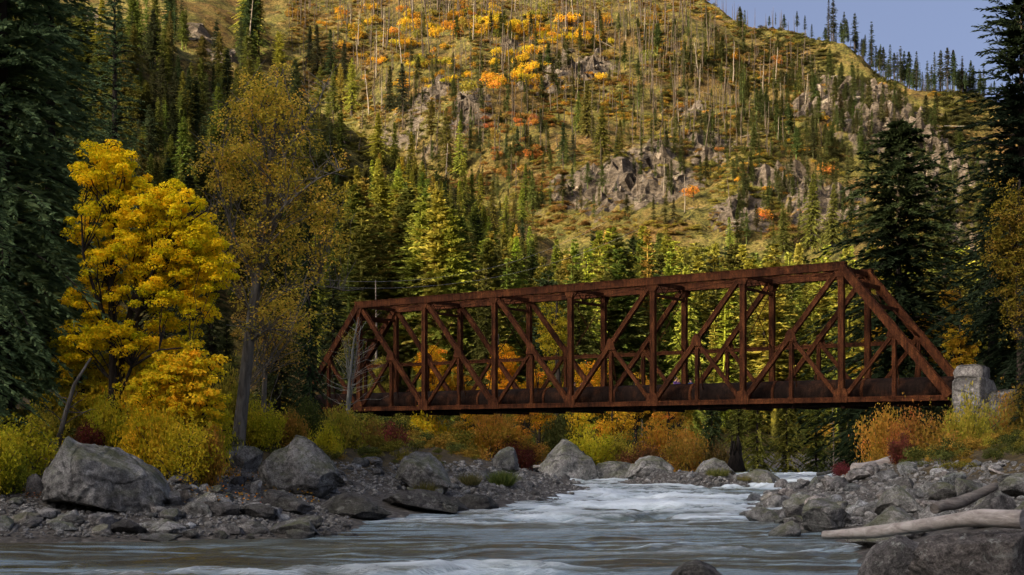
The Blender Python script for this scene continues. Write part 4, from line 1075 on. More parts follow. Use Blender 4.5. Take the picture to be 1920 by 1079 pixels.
scatter(44, 0, 640, 948, 1012, 5, 25, 'stone on the near left shore', 'stones on the near left shore', lambda x, y, h: -0.15 < h < .9)
scatter(24, 300, 480, 880, 950, 5, 18, 'stone on the left rubble slope', 'stones of the left rubble slope', land)
scatter(30, 860, 1110, 880, 938, 3, 11, 'stone on the gravel point', 'stones on the gravel point', land)
scatter(26, 610, 930, 872, 925, 5, 19, 'stone on the left bank', 'stones beneath the left bridge end', land)
scatter(22, 1195, 1380, 893, 918, 3, 8, 'stone on the midstream bar', 'stones on the midstream bar', land)
scatter(60, 1395, 1720, 898, 985, 6, 27, 'rounded cobble on the right bar', 'cobbles on the right bar', land)
scatter(30, 1700, 1920, 868, 950, 6, 26, 'stone on the upper right bank', 'stones of the upper right bank', land)
scatter(8, 1370, 1530, 958, 1012, 4, 11, 'rock in the right shallows', 'rocks in the shallows on the right', lambda x, y, h: -0.5 < h < .1)

GRV = [[], [], [], [], []]
RSRC = {}
for ob in COL.objects:
    if ob.name.startswith('rock') and ob.data and ob.data.name not in RSRC: RSRC[ob.data.name] = ob
RSRC = list(RSRC.values())
# bigger single stones, more angular
RK2 = [rock_mesh('angular_rock', 440 + k, 5, M_ROCK if k % 2 else M_ROCKD, cuts=9, rough=0.10, dims=(1, 0.8, 0.62 + 0.06 * (k % 3)), lo=.45, hi=.85) for k in range(7)]
def big_loose(n, px0, px1, py0, py1, smin, smax, what, tmin, tmax, cond=land):
    k = tries = 0
    while k < n and tries < n * 40:
        tries += 1
        px, py = rng.uniform(px0, px1), rng.uniform(py0, py1); d = zfoot(px, py); x = px2x(px, d); h = gz(x, d)
        if d > 119 or not cond(x, d, h): continue
        s = rng.uniform(smin, smax) * d / F
        if any((x - bx) ** 2 + (d - by) ** 2 < (0.6 * br + s * .6) ** 2 for bx, by, br in BOULDERS): continue
        BOULDERS.append((x, d, s)); mi = int(rng.integers(7)); v = rng.uniform(tmin, tmax); w = rng.normal(0, .04)
        if not mi % 2: v *= 1.5
        o = link('rock', RK2[mi], None, (x, d, max(h, -.2) + s * .25), (rng.uniform(-.3, .3), rng.uniform(-.3, .3), rng.uniform(0, 6.28)), (s * rng.uniform(.85, 1.25), s * rng.uniform(.8, 1.1), s * rng.uniform(.7, 1.05)), color=(v * (1 + w), v, v * (1 - w)))
        lab = ('pale' if v > 1.05 else 'dark' if v < .7 else 'grey') + ' big angular rock ' + what + ' ' + where(960 + x / d * F, HOR - (h + s * .3 - CH) / d * F, BMARK); tag(o, lab, 'rock', lab); k += 1
big_loose(16, 0, 640, 935, 1005, 15, 34, 'on the near left shore', .5, 1.3)
big_loose(10, 300, 470, 885, 945, 12, 22, 'on the left rubble slope', .4, .8)
big_loose(14, 620, 940, 870, 935, 10, 22, 'on the left bank', .4, .9)
big_loose(12, 880, 1110, 885, 930, 7, 15, 'on the gravel point', .5, .9)
big_loose(36, 1400, 1900, 880, 990, 15, 38, 'on the right bank', .8, 1.8)
big_loose(9, 1380, 1540, 945, 1015, 8, 18, 'in the right shallows', .4, .8, lambda x, y, h: -.5 < h < .2)
big_loose(7, 330, 660, 975, 1015, 8, 20, 'in the left shallows', .4, .8, lambda x, y, h: -.5 < h < .1)

def gravel(name, n, px0, px1, py0, py1, smin, smax, cond):
    px = rng.uniform(px0, px1, n * 3); py = rng.uniform(py0, py1, n * 3); c = 0
    D = np.array([zfoot(a, b) for a, b in zip(px, py)]); X = px2x(px, D); Hh = ground_at(X, D)
    for x, d, h in zip(X, D, Hh):
        if c >= n: break
        if d > 119 or not cond(x, d, h): continue
        s = (smin + (smax - smin) * rng.random() ** 2.5) * d / F
        GRV[0].append((x, d, h + s * .15)); GRV[1].append((rng.uniform(-.4, .4), rng.uniform(-.4, .4), rng.uniform(0, 6.28))); GRV[2].append((s, s, s * rng.uniform(.8, 1.1)))
        v = rng.uniform(.45, 1.35); GRV[3].append((v, v, v)); GRV[4].append(int(rng.integers(len(RSRC)))); c += 1
gravel('gravel', 2200, 0, 660, 930, 1010, 2.0, 7, lambda x, y, h: -.1 < h < 1.2)
gravel('gravel', 1600, 850, 1400, 880, 940, 1.5, 5, lambda x, y, h: h > -.06)
gravel('gravel', 2600, 1395, 1920, 868, 990, 2, 8, lambda x, y, h: h > -.06)
gravel('gravel', 900, 600, 940, 868, 930, 2, 7, lambda x, y, h: h > -.06)
gravel('gravel', 500, 290, 480, 870, 950, 2, 7, lambda x, y, h: h > .1)

stuff_instances('gravel', RSRC, *GRV, None)

# ------------------------------------------------------------------ driftwood
def log(name, pts, rad, mat, label, stubs=(), cat='log', sides=14):
    r = np.random.default_rng(len(label)); e = empty(name, tuple(pts[0])); tag(e, label, cat)
    p0 = np.array(pts[0]); P = np.array(pts, float) - p0
    s = np.linspace(0, 1, len(P)); q = np.linspace(0, 1, 22)
    Pi = np.stack([np.interp(q, s, P[:, i]) for i in range(3)], 1); Ri = np.interp(q, s, rad) * (1 + .06 * np.sin(q * 17 + len(label)) * np.sin(q * 7))
    Pi += np.stack([0 * q, np.sin(q * 9 + 1), np.sin(q * 6 + len(label))], 1) * np.mean(rad) * .25
    G = Geo(); G.tube(Pi, Ri, sides); link('trunk', G.build('trunk', [mat]), e)
    for (f, dx, dy, dz, rr) in stubs:
        c = np.array([np.interp(f, q, Pi[:, i]) for i in range(3)]); G = Geo(); G.tube([c, c + np.array((dx, dy, dz)) * .6, c + np.array((dx, dy, dz))], [rr, rr * .8, rr * .35], 7); link('branch_stub', G.build('branch_stub', [mat]), e)
    return e
def WP(px, py, d): return (px2x(px, d), d, px2z(py, d))
log('driftwood_log', [WP(1546, 1001, 23), WP(1650, 995, 22), WP(1760, 984, 21), WP(1840, 974, 20.4), WP(1918, 972, 20)], [.075, .105, .115, .135, .145], M_DRIFT, 'pale bleached driftwood log lying across the right foreground rocks', [(.10, .03, -.05, -.14, .035), (.9, .10, -.22, .02, .05), (.37, 0, -.12, .05, .02), (.62, 0, -.05, .17, .02)])
log('driftwood_log', [WP(1752, 957, 30), WP(1800, 940, 30.5), WP(1866, 914, 31)], [.12, .14, .10], M_DRIFTD, 'dark weathered log slanting above the pale one on the right bank', [(.85, .1, -.1, .05, .03)])
log('driftwood_log', [WP(1602, 880, 62), WP(1640, 874, 62.5), WP(1672, 866, 63), WP(1712, 862, 64)], [.27, .30, .28, .2], M_DRIFT, 'short thick pale log at the foot of the orange shrubs')
log('driftwood_log', [WP(1532, 890, 88), WP(1580, 880, 87)], [.12, .09], M_BARKP, 'thin tan log lying at the far edge of the river', sides=8)
log('driftwood_log', [WP(1855, 880, 40), WP(1890, 893, 39), WP(1925, 912, 37)], [.04, .05, .05], M_DRIFT, 'thin bare branch lying on the upper right bank', sides=6)
log('driftwood_log', [WP(1000, 876, 96), WP(1060, 870, 95)], [.12, .12], M_DRIFT, 'pale log behind the tall pointed boulder', sides=8)
e = empty('tree_stump', WP(1320 + 60, 868, 92)); tag(e, 'jagged dark tree stump behind the light grey boulder', 'stump')
G = Geo(); G.tube([(0, 0, -.6), (0, 0, .2), (.05, 0, .8)], [.75, .5, .35], 9); link('trunk', G.build('trunk', [M_BARKD]), e)
for k in range(6):
    a = k * 1.05; G = Geo(); G.tube([(.3 * math.cos(a), .3 * math.sin(a), .5), (.33 * math.cos(a), .3 * math.sin(a), 1.0 + .25 * (k % 3)), (.25 * math.cos(a), .3 * math.sin(a), 1.5 + .4 * (k % 2))], [.14, .09, .02], 5); link('splinter', G.build('splinter', [M_BARKD]), e)

# ------------------------------------------------------------------ grass tufts
def tuft(px, py, d, w, h, n, color, label, seed):
    r = np.random.default_rng(seed); a = r.uniform(0, 6.28, n); q = w * np.sqrt(r.random(n)) * .7
    P = np.stack([q * np.cos(a), q * np.sin(a), 0 * a], 1); lean = r.normal(0, .35, (n, 2)) + P[:, :2] / w * .5
    D = unit(np.stack([lean[:, 0], lean[:, 1], np.ones(n)], 1)); W = unit(np.cross(D, rand_dirs(r, n))); l = h * r.uniform(.5, 1.1, n)
    V, Q = quads_diamond(P, D, W, l, .018 * np.ones(n) * h / .5, .35)
    x = px2x(px, d); o = link('grass_tuft', make_mesh('grass_tuft', V, [(Q, 0)], [M_LEAF], tint=r.normal(0, .5, n)), None, (x, d, gz(x, d) - .02), color=color); tag(o, label, 'grass')
tuft(942, 900, zfoot(942, 912), .62, .72, 900, (.13, .17, .04), 'bright green grass tuft in front of the small upright boulder', 1)
tuft(880, 905, zfoot(880, 912), .5, .6, 500, (.15, .14, .05), 'olive grass tuft left of the bright green one', 2)
tuft(1345, 903, 75, .8, .55, 700, (.16, .17, .045), 'yellow green grass tuft before the light grey boulder', 3)
tuft(1395, 905, 74.5, .5, .4, 300, (.20, .18, .06), 'small straw coloured tuft at the right tip of the bar', 4)
tuft(798, 905, zfoot(798, 930), .4, .6, 350, (.14, .13, .04), 'olive grass growing beside the blocky boulder', 5)
# ------------------------------------------------------------------ big trees near the river
# dark spruces filling the left edge
for args, (px, d, zo), lab in (
    ((901, 24, 4.6, 560, 96), (2, 44, 0), 'tall dense dark spruce filling the left edge of the photo'),
    ((902, 21, 3.6, 500, 86), (95, 50, 0), 'second dark spruce just right of the leftmost one, behind the yellow maple'),
    ((903, 13, 2.6, 320, 70), (-60, 38, 0), 'shorter dark spruce cut off by the left edge'),
    ((904, 25, 3.4, 400, 40), (215, 78, 0), 'dark spruce standing behind the top of the yellow maple')):
    ms = conifer_meshes('dark_spruce', *args, droop=0.38, tw=0.085, wid=0.27, shape=0.62)
    x = px2x(px, d); place2('spruce_tree', ms, x, d, gz(x, d) - .3, 1.0, 0.7 * px, (.11, .165, .07), lab, 'spruce')
ms = conifer_meshes('dark_fir', 905, 14, 2.3, 360, 60, droop=0.35, tw=0.12, wid=0.30, shape=0.75)
x = px2x(580, 62); place2('fir_tree', ms, x, 62, gz(x, 62) - .3, (.52, .52, .76), 1.0, (.026, .044, .020), 'dark fir between the tan cottonwood and the left end of the bridge', 'fir')
for px, top, d, c, lab in ((300, 470, 62, (.05, .06, .025), 'dark fir right behind the middle of the yellow maple'), (395, 430, 70, (.06, .07, .027), 'fir between the yellow maple and the cottonwood trunk'), (145, 380, 66, (.04, .055, .025), 'dark fir between the spruces and the yellow maple'), (520, 420, 74, (.055, .066, .025), 'fir behind the right limbs of the cottonwood'), (250, 560, 54, (.045, .058, .024), 'low dark fir behind the stems of the yellow maple'), (425, 600, 58, (.05, .062, .022), 'low fir left of the cottonwood trunk'), (625, 500, 116, (.06, .075, .03), 'soft green fir behind the left end of the bridge'), (525, 500, 82, (.05, .06, .025), 'fir behind the dark one by the bridge end'), (355, 330, 96, (.055, .066, .026), 'tall fir behind the gap between maple and cottonwood')):
    x = px2x(px, d); zb = gz(x, d) - .3; H = px2z(top, d) - zb
    place2('fir_tree', ms, x, d, zb, (H / 14 * 1.25, H / 14 * 1.25, H / 14), px * .37, c, lab, 'fir')
# right hand silhouettes
for args, (px, top, d), col, lab, kw in (
    ((911, 30, 13.0, 440, 100), (1685, 232, 104), (.020, .030, .013), 'big dark spruce with open drooping branches above the right end of the bridge', dict(droop=0.42, tw=0.05, wid=0.25, gap=.38, shape=.66)),
    ((912, 36, 9.0, 560, 88), (1915, -40, 84), (.018, .028, .014), 'very tall dark spruce along the right edge of the photo', dict(droop=0.34, tw=0.065, wid=0.27, gap=.2, shape=.55)),
    ((913, 26, 4.6, 300, 70), (1858, 290, 96), (.022, .032, .013), 'dark spruce in front of the tall one, left of the right edge', dict(droop=0.38, tw=0.11, wid=0.28, gap=.2, shape=.7)),
    ((914, 20, 4.0, 280, 60), (1770, 345, 118), (.050, .056, .018), 'olive green fir between the two dark spruces on the right', dict(droop=0.3, tw=0.13, wid=0.3, gap=.1, shape=.75)),
    ((915, 12, 2.4, 260, 34), (1935, 560, 58), (.022, .034, .015), 'low dark spruce bough reaching in from the right edge', dict(droop=0.4, tw=0.2, wid=0.28, shape=.6))):
    x = px2x(px, d); zb = gz(x, d) - .3; H = px2z(top, d) - zb
    ms = conifer_meshes('dark_spruce', args[0], H, args[2] * H / args[1], args[3], args[4], **kw)
    place2('spruce_tree', ms, x, d, zb, 1.0, px, col, lab, 'spruce')

# the yellow maple
d = 43.0; x0 = px2x(212, d); zb = gz(x0, d) - .2
def mp(px, py, dy=0.0): return np.array((px2x(px, d) - x0, dy, px2z(py, d) - zb))
tr = [([mp(212, 850), mp(212, 740), mp(210, 640, .1), mp(206, 540, .1), mp(215, 430, 0), mp(235, 330, 0)], [.20, .15, .125, .10, .07, .03]),
      ([mp(216, 840, .1), mp(222, 730, .2), mp(226, 640, .3), mp(248, 540, .4), mp(275, 440, .3), mp(300, 340, .3)], [.15, .12, .10, .085, .06, .025]),
      ([mp(226, 650, .3), mp(262, 590, -.2), mp(300, 500, -.5), mp(350, 430, -.6), mp(400, 400, -.7)], [.08, .07, .055, .04, .02]),
      ([mp(210, 640, .1), mp(190, 570, -.3), mp(165, 480, -.5), mp(160, 400, -.4)], [.07, .06, .04, .02]),
      ([mp(216, 760, .1), mp(255, 690, -.5), mp(310, 660, -.8), mp(370, 655, -.9)], [.06, .05, .035, .015])]
s = d / F
lob = [(mp(215, 330, 0), (75 * s, 1.2, 50 * s), 1.5), (mp(185, 420, .2), (60 * s, 1.1, 65 * s), 1.1), (mp(300, 410, -.2), (95 * s, 1.5, 80 * s), 2.4), (mp(355, 470, -.2), (85 * s, 1.3, 62 * s), 1.7),
       (mp(245, 500, .3), (100 * s, 1.4, 75 * s), 1.8), (mp(180, 560, .2), (60 * s, 1.1, 60 * s), .8), (mp(330, 560, 0), (90 * s, 1.2, 55 * s), 1.0), (mp(225, 640, -.3), (75 * s, 1.0, 45 * s), .7), (mp(195, 290, 0), (40 * s, .7, 26 * s), .35), (mp(400, 520, -.1), (50 * s, 1.0, 48 * s), .7), (mp(300, 640, .4), (80 * s, 1.0, 45 * s), .8), (mp(150, 640, .5), (55 * s, .9, 50 * s), .6), (mp(245, 720, .6), (90 * s, .9, 50 * s), .7)]
ms = lobed_tree('yellow_maple', 21, tr, lob, 760, .27, 125, .082, M_BARKD, shell=.30, nlimb=170, limb_r=.05, flat=.62)
place2('maple_tree', ms, x0, d, zb, 1, 0, (.92, .73, .02), 'glowing yellow maple with dark stems on the left bank', 'maple')
# the lower, more orange maple in front of it
d2 = 40.5; x1 = px2x(340, d2); zb1 = gz(x1, d2) - .2
def mq(px, py, dy=0.0): return np.array((px2x(px, d2) - x1, dy, px2z(py, d2) - zb1))
tr = [([mq(340, 860), mq(345, 760), mq(350, 690)], [.06, .045, .02]), ([mq(340, 850), mq(300, 770), mq(285, 700)], [.05, .035, .015]), ([mq(342, 840), mq(385, 770), mq(400, 715)], [.05, .035, .015])]
s2 = d2 / F
lob = [(mq(355, 690, 0), (75 * s2, 1, 42 * s2), 1.4), (mq(300, 730, -.1), (70 * s2, 1, 55 * s2), 1.2), (mq(375, 755, 0), (58 * s2, 1, 52 * s2), 1.1), (mq(310, 800, -.2), (70 * s2, .9, 40 * s2), .7)]
ms = lobed_tree('orange_maple', 22, tr, lob, 210, .25, 80, .095, M_BARKD, shell=.3, nlimb=50, limb_r=.03, flat=.6)
place2('maple_tree', ms, x1, d2, zb1, 1, 0, (.84, .62, .025), 'small orange yellow maple at the foot of the tall yellow one', 'maple')

d3 = 44.0; x3 = px2x(165, d3); zb3 = gz(x3, d3) - .2; s3 = d3 / F
def mr(px, py, dy=0.0): return np.array((px2x(px, d3) - x3, dy, px2z(py, d3) - zb3))
tr = [([mr(170, 860), mr(165, 780), mr(150, 700), mr(140, 640)], [.08, .06, .04, .02]), ([mr(172, 850), mr(200, 770), mr(215, 690)], [.06, .04, .02])]
lob = [(mr(140, 680, 0), (55 * s3, .8, 55 * s3), 1), (mr(200, 720, .2), (60 * s3, .8, 60 * s3), 1), (mr(155, 760, -.1), (70 * s3, .8, 45 * s3), 1), (mr(255, 690, .3), (60 * s3, .8, 50 * s3), .8)]
ms = lobed_tree('young_maple', 23, tr, lob, 130, .34, 120, .09, M_BARKD, shell=.3, nlimb=50, limb_r=.03, flat=.65)
place2('maple_tree', ms, x3, d3, zb3, 1, 0, (.62, .50, .03), 'young yellow green maple under the crown of the tall yellow one', 'maple')
# the tall thin-leaved cottonwood
d = 50.0; x0 = px2x(452, d); zb = gz(x0, d) - .2
def mp(px, py, dy=0.0): return np.array((px2x(px, d) - x0, dy, px2z(py, d) - zb))
trunk = ([mp(446, 835), mp(456, 740), mp(466, 640, .1), mp(480, 520, .1), mp(490, 430, .1), mp(502, 350, .1), mp(512, 260, .1), mp(520, 150, .1)], [.27, .23, .21, .18, .15, .12, .08, .03])
mains = [([mp(484, 480), mp(520, 400, .3), mp(548, 300, .4), mp(560, 180, .4)], [.085, .06, .045, .02]), ([mp(478, 530), mp(440, 440, -.4), mp(415, 340, -.5), mp(400, 270, -.6)], [.07, .05, .035, .015]),
         ([mp(490, 440), mp(540, 390, -.6), mp(600, 345, -.9), mp(655, 325, -1)], [.065, .05, .03, .012]), ([mp(500, 360), mp(470, 280, .5), mp(450, 190, .6), mp(455, 150, .6)], [.06, .045, .03, .012]),
         ([mp(474, 590), mp(530, 540, .6), mp(590, 525, .9), mp(640, 540, 1)], [.055, .04, .025, .01]), ([mp(506, 330), mp(560, 260, -.3), mp(600, 200, -.4), mp(615, 160, -.4)], [.06, .045, .03, .012]),
         ([mp(480, 510), mp(430, 470, .7), mp(385, 420, .9), mp(372, 370, 1)], [.05, .035, .02, .01]), ([mp(468, 640), mp(510, 620, -.7), mp(555, 625, -1)], [.045, .03, .01])]
s = d / F
lob = [(mp(510, 200, 0), (95 * s, 1.9, 75 * s), 1.4), (mp(430, 300, 0), (70 * s, 1.7, 110 * s), 1.0), (mp(530, 330, 0), (125 * s, 2.1, 110 * s), 1.7), (mp(480, 460, 0), (120 * s, 1.9, 90 * s), 1.1), (mp(600, 430, 0), (75 * s, 1.5, 110 * s), .8), (mp(530, 590, 0), (90 * s, 1.4, 70 * s), .6)]
def twigs(G, r):
    for pts, rad in mains + [trunk]:
        P = np.array(pts)
        for k in range(26):
            f = r.uniform(.25, 1) * (len(P) - 1); i = min(int(f), len(P) - 2); b = P[i] + (P[i + 1] - P[i]) * (f - i)
            if b[2] < 3.5: continue
            q = b + unit(r.normal(size=(1, 3)) + np.array((0, 0, .5)))[0] * r.uniform(.5, 1.5); limb(G, b, q, .02, .006, r, .1, .05, 4, 4)
ms = lobed_tree('cottonwood', 31, [trunk] + mains, lob, 560, .40, 40, .095, M_BARKG, shell=.15, nlimb=230, limb_r=.028, flat=1.0, extra=twigs)
place2('cottonwood_tree', ms, x0, d, zb, 1, 0, (.58, .44, .055), 'tall leaning cottonwood with grey trunk and thin tan gold leaves', 'cottonwood')
d = 56.; x0 = px2x(492, d); zb = gz(x0, d) - .2
tr = [([(0, 0, 0), (.1, 0, 2.6), (.05, 0, 5.2)], [.12, .10, .05])]
lob = [(np.array((.3, 0, 4.2)), (1.6, 1.2, 2.6), 1)]
ms = lobed_tree('cottonwood_sapling', 32, tr, lob, 120, .4, 30, .08, M_BARKG, shell=.1, nlimb=50, limb_r=.03, flat=1.)
place2('cottonwood_tree', ms, x0, d, zb, 1, 0, (.40, .28, .05), 'thin brown leaved sapling with grey trunk right of the tall cottonwood', 'cottonwood')
# bare birch in front of the left end of the bridge
d = 66.; x0 = px2x(652, d); zb = gz(x0, d) - .2
def mp(px, py, dy=0.0): return np.array((px2x(px, d) - x0, dy, px2z(py, d) - zb))
tr = [([mp(650, 790), mp(655, 720), mp(662, 650), mp(672, 595)], [.085, .075, .055, .02]), ([mp(654, 770), mp(660, 720, .2), mp(668, 660, .2), mp(676, 610, .2)], [.06, .05, .04, .015])]
def tw2(G, r):
    for k in range(46):
        h = r.uniform(.1, .95); b = mp(650 + 20 * h, 790 - 190 * h); sd_ = 1 if r.random() < .68 else -1
        q = b + np.array((sd_ * r.uniform(.5, 2.3) * (1.15 - h), r.normal(0, .5), r.uniform(.1, 1.1))); limb(G, b, q, .018, .005, r, .15, .03, 5, 4)
ms = lobed_tree('birch', 33, tr, [(mp(655, 640), (.7, .6, 1.3), 1), (mp(640, 670), (.9, .6, .8), .6)], 60, .22, 12, .06, M_BARKP, shell=.1, nlimb=12, limb_r=.015, extra=tw2)
place2('birch_tree', ms, x0, d, zb, 1, 0, (.30, .25, .05), 'slim pale barked birch, nearly bare, before the left end of the bridge', 'birch')
# the dead leaning stem by the mossy boulder
d = 41.; x0 = px2x(112, d); zb = gz(x0, d)
def mp(px, py, dy=0.0): return np.array((px2x(px, d) - x0, dy, px2z(py, d) - zb))
G = Geo(); r = np.random.default_rng(8)
G.tube([mp(108, 835), mp(122, 780), mp(140, 720), mp(170, 672)], [.09, .075, .055, .03], 7)
for k in range(12):
    f = r.uniform(.1, .7); b = mp(108 + 40 * f, 835 - 130 * f); limb(G, b, b + np.array((r.uniform(-.9, 1.0), r.normal(0, .3), r.uniform(-.3, .7))), .02, .006, r, .15, .0, 5, 4)
o = link('dead_tree', G.build('dead_tree', [M_BARKG]), None, (x0, d, zb)); tag(o, 'leaning dead grey stem with bare twigs left of the yellow maple', 'dead tree')

# ------------------------------------------------------------------ shrubs along both banks
BU = [bush_meshes('shrub', 60 + k, 1.0, 1.1 + .12 * k, 30, 6000, .075, sparse=.13) for k in range(4)]
BUs = [bush_meshes('thin_shrub', 70 + k, 1.0, 1.3, 24, 2200, .07, sparse=.11) for k in range(2)]
def shrub(px, py0, py1, w, d, col, label, group=None, thin=False):
    """a shrub w pixels wide from row py1 (foot) up to row py0"""
    x = px2x(px, d); zb = min(gz(x, d), px2z(py1, d)) - .15; H = px2z(py0, d) - zb; R = w / 2 / F * d
    B = BUs if thin else BU; k = int(rng.integers(len(B))); pr = B[k]; h0 = 1.3 if thin else 1.1 + .12 * k
    return place2('shrub', pr, x, d, zb, (R, R * .8, H / h0), rng.uniform(0, 6.28), col, label, 'shrub', group, ('stems', 'foliage'))
YG = (.52, .47, .03); GR = (.30, .33, .035); OR = (.46, .26, .04); BR = (.38, .235, .04); RD = (.18, .055, .035); YE = (.66, .49, .024); OL = (.38, .33, .04)
shrub(40, 780, 900, 150, 37.5, YG, 'yellow green bush left of the mossy boulder'); shrub(-15, 800, 915, 110, 36, YG, 'yellow green bush cut off by the left edge'); shrub(20, 850, 930, 90, 36.5, GR, 'low green bush hanging over the shore at the far left')
shrub(85, 760, 860, 90, 42, OL, 'olive bush behind the yellow green one on the left'); shrub(200, 745, 850, 120, 41.5, YG, 'yellow bush under the stems of the yellow maple'); shrub(265, 770, 870, 120, 39.8, YE, 'golden bush right above the mossy boulder')
shrub(350, 785, 880, 130, 39.2, (.58, .46, .028), 'bright yellowish bush between the two big left boulders'); shrub(400, 740, 850, 90, 42, YG, 'yellow green bush at the foot of the cottonwood trunk'); shrub(165, 790, 850, 70, 40.8, RD, 'small red brown bush behind the top of the mossy boulder')
shrub(490, 755, 830, 110, 51, YG, 'yellow green bush above the big pale boulder'); shrub(545, 770, 830, 80, 52, BR, 'brown bush left of the dark fir'); shrub(570, 745, 830, 90, 55, (.085, .105, .025), 'dark green bush under the dark fir')
shrub(640, 765, 870, 120, 57, OL, 'olive shrub below the left end of the bridge'); shrub(690, 790, 880, 90, 60, (.24, .15, .03), 'tan shrub beneath the bridge, left of the red one'); shrub(605, 800, 880, 80, 54, YG, 'yellow green shrub right of the big pale boulder')
shrub(738, 795, 865, 80, 66, RD, 'dark red shrub under the left part of the bridge'); shrub(430, 860, 920, 60, 44, OR, 'small orange sprig on the rubble slope', thin=True); shrub(85, 905, 965, 130, 36.5, (.16, .085, .035), 'rusty brown low bush before the mossy boulder', thin=True)
shrub(250, 690, 850, 150, 43.5, YE, 'tall yellow bush behind the stems of the yellow maple'); shrub(150, 700, 850, 130, 44, OL, 'olive bush between the dark spruce and the yellow maple stems'); shrub(300, 760, 870, 110, 39.6, (.60, .46, .025), 'yellow leaved bush in front of the small orange yellow maple'); shrub(395, 800, 880, 80, 40, OR, 'orange brown bush left of the cottonwood foot'); shrub(420, 690, 830, 110, 52, OL, 'olive bush behind the cottonwood trunk')
# under and behind the bridge
for (px, y0, y1, w, d, c, lab) in ((800, 775, 880, 120, 98, YE, 'tall yellow shrub under the bridge, first right of the red one'), (865, 805, 880, 110, 101, (.48, .27, .02), 'gold shrub under the bridge right of the tall yellow one'), (925, 760, 875, 100, 106, OR, 'orange shrub under the bridge behind the small upright boulder'),
    (880, 830, 890, 90, 90, BR, 'brown low shrub beside the small upright boulder'), (990, 818, 880, 90, 108, BR, 'brown low shrub left of the pointed boulder'), (1045, 775, 870, 80, 112, (.07, .08, .022), 'dark green shrub behind the pointed boulder'), (1105, 800, 870, 100, 108, YG, 'yellow green shrub right above the pointed boulder'),
    (1165, 812, 880, 90, 110, OL, 'olive shrub behind the low dark boulder'), (1235, 795, 880, 100, 106, (.46, .25, .03), 'bright orange shrub behind the broad pale boulder'), (1285, 800, 885, 90, 104, BR, 'brown shrub right of the bright orange one'), (1200, 830, 890, 130, 100, (.20, .10, .035), 'low brown shrub on the far bank below the orange ones'),
    (970, 830, 890, 90, 98, RD, 'red brown low shrub behind the small upright boulder'), (1340, 830, 890, 80, 104, (.12, .085, .025), 'olive brown shrub behind the light grey boulder')):
    shrub(px, y0, y1, w, d, c, lab)
# far bank cedars right of centre
CE = [conifer_meshes('cedar', 80 + k, 9, 2.1, 190, 64, droop=.5, tw=.13, wid=.40, shape=.55, base0=.02) for k in range(2)]
for k, (px, top, d, c, lab) in enumerate(((1335, 760, 112, (.06, .085, .03), 'dark cedar left of the olive cedars on the far bank'), (1420, 735, 103, (.17, .175, .03), 'broad olive cedar on the far bank under the bridge'), (1475, 740, 104, (.18, .175, .03), 'olive cedar in the middle of the far bank group'), (1530, 745, 106, (.12, .145, .03), 'green cedar at the right of the far bank group'), (1385, 760, 106, (.14, .15, .03), 'small olive cedar left of the broad one'), (1590, 730, 116, (.028, .042, .016), 'dark cedar behind the bare pole trunk on the far bank'), (1640, 720, 112, (.03, .045, .017), 'dark cedar behind the orange shrubs left of the abutment'))):
    x = px2x(px, d); zb = gz(x, d) - .3; H = px2z(top - 20, d) - zb
    place2('cedar_tree', CE[k % 2], x, d, zb, H / 9, k * 1.3, c, lab, 'cedar')
# right bank shrubs
for (px, y0, y1, w, d, c, lab, th) in ((1650, 770, 880, 100, 66, OR, 'orange shrub nearest the river on the right bank', False), (1700, 765, 890, 110, 62, (.36, .17, .035), 'orange brown shrub below the right end of the bridge', False), (1690, 815, 870, 60, 60, (.17, .06, .035), 'crimson shrub amid the orange ones on the right bank', False),
    (1760, 775, 895, 120, 60, (.34, .20, .035), 'tan orange shrub in front of the abutment', False), (1830, 730, 880, 110, 58, (.24, .23, .04), 'airy green yellow shrub before the right abutment', True), (1880, 740, 880, 110, 60, (.33, .18, .03), 'orange shrub right of the abutment', False), (1925, 720, 870, 90, 58, (.24, .17, .03), 'olive orange shrub at the right edge', False),
    (1812, 745, 890, 90, 56, OL, 'olive bush leaning on the abutment stones', False), (1790, 810, 890, 110, 55, BR, 'low brown shrub under the airy green one', False), (1870, 810, 885, 90, 52, OL, 'low olive shrub at the right above the stones', False), (1580, 868, 900, 50, 72, (.16, .035, .035), 'small crimson shrub beside the short thick log', False), (1620, 880, 912, 70, 60, (.22, .12, .04), 'low rusty plant among the right cobbles', True), (1720, 895, 930, 60, 48, BR, 'brown weeds between the boulders of the right bank', True), (1650, 850, 895, 90, 64, (.30, .19, .03), 'yellow brown low shrub behind the short thick log', False)):
    shrub(px, y0, y1, w, d, c, lab, thin=th)
# golden maples on the right behind the bridge end and orange ones seen through it
def maple(px, top, bot, w, d, c, lab, seed, n=120, sz=.13, per=70, name='maple_tree', cat='maple', bark=None, shell=.35, nl=6):
    x = px2x(px, d); zb = gz(x, d) - .2; H = px2z(top, d) - zb; R = w / 2 / F * d; b0 = max(.8, px2z(bot, d) - zb)
    tr = [([(0, 0, 0), (.05 * R, 0, H * .35), (-.05 * R, 0, H * .65), (0, 0, H * .93)], [.02 * H, .015 * H, .01 * H, .004 * H])]
    r = np.random.default_rng(seed); mid = (H + b0) / 2; hh = (H - b0) / 2
    lob = [(np.array((r.uniform(-.45, .45) * R, r.uniform(-.3, .3) * R, mid + r.uniform(-.55, .5) * hh)), (R * .6, R * .55, hh * .5), 1) for k in range(nl)]
    ms = lobed_tree('maple', seed, tr, lob, n, R * .22, per, sz, bark or M_BARKD, shell=shell, nlimb=40, limb_r=.06, flat=.7)
    return place2(name, ms, x, d, zb, 1, 0, c, lab, cat)
maple(1735, 560, 700, 150, 110, (.46, .26, .016), 'golden maple behind the right sloping end of the bridge', 41)
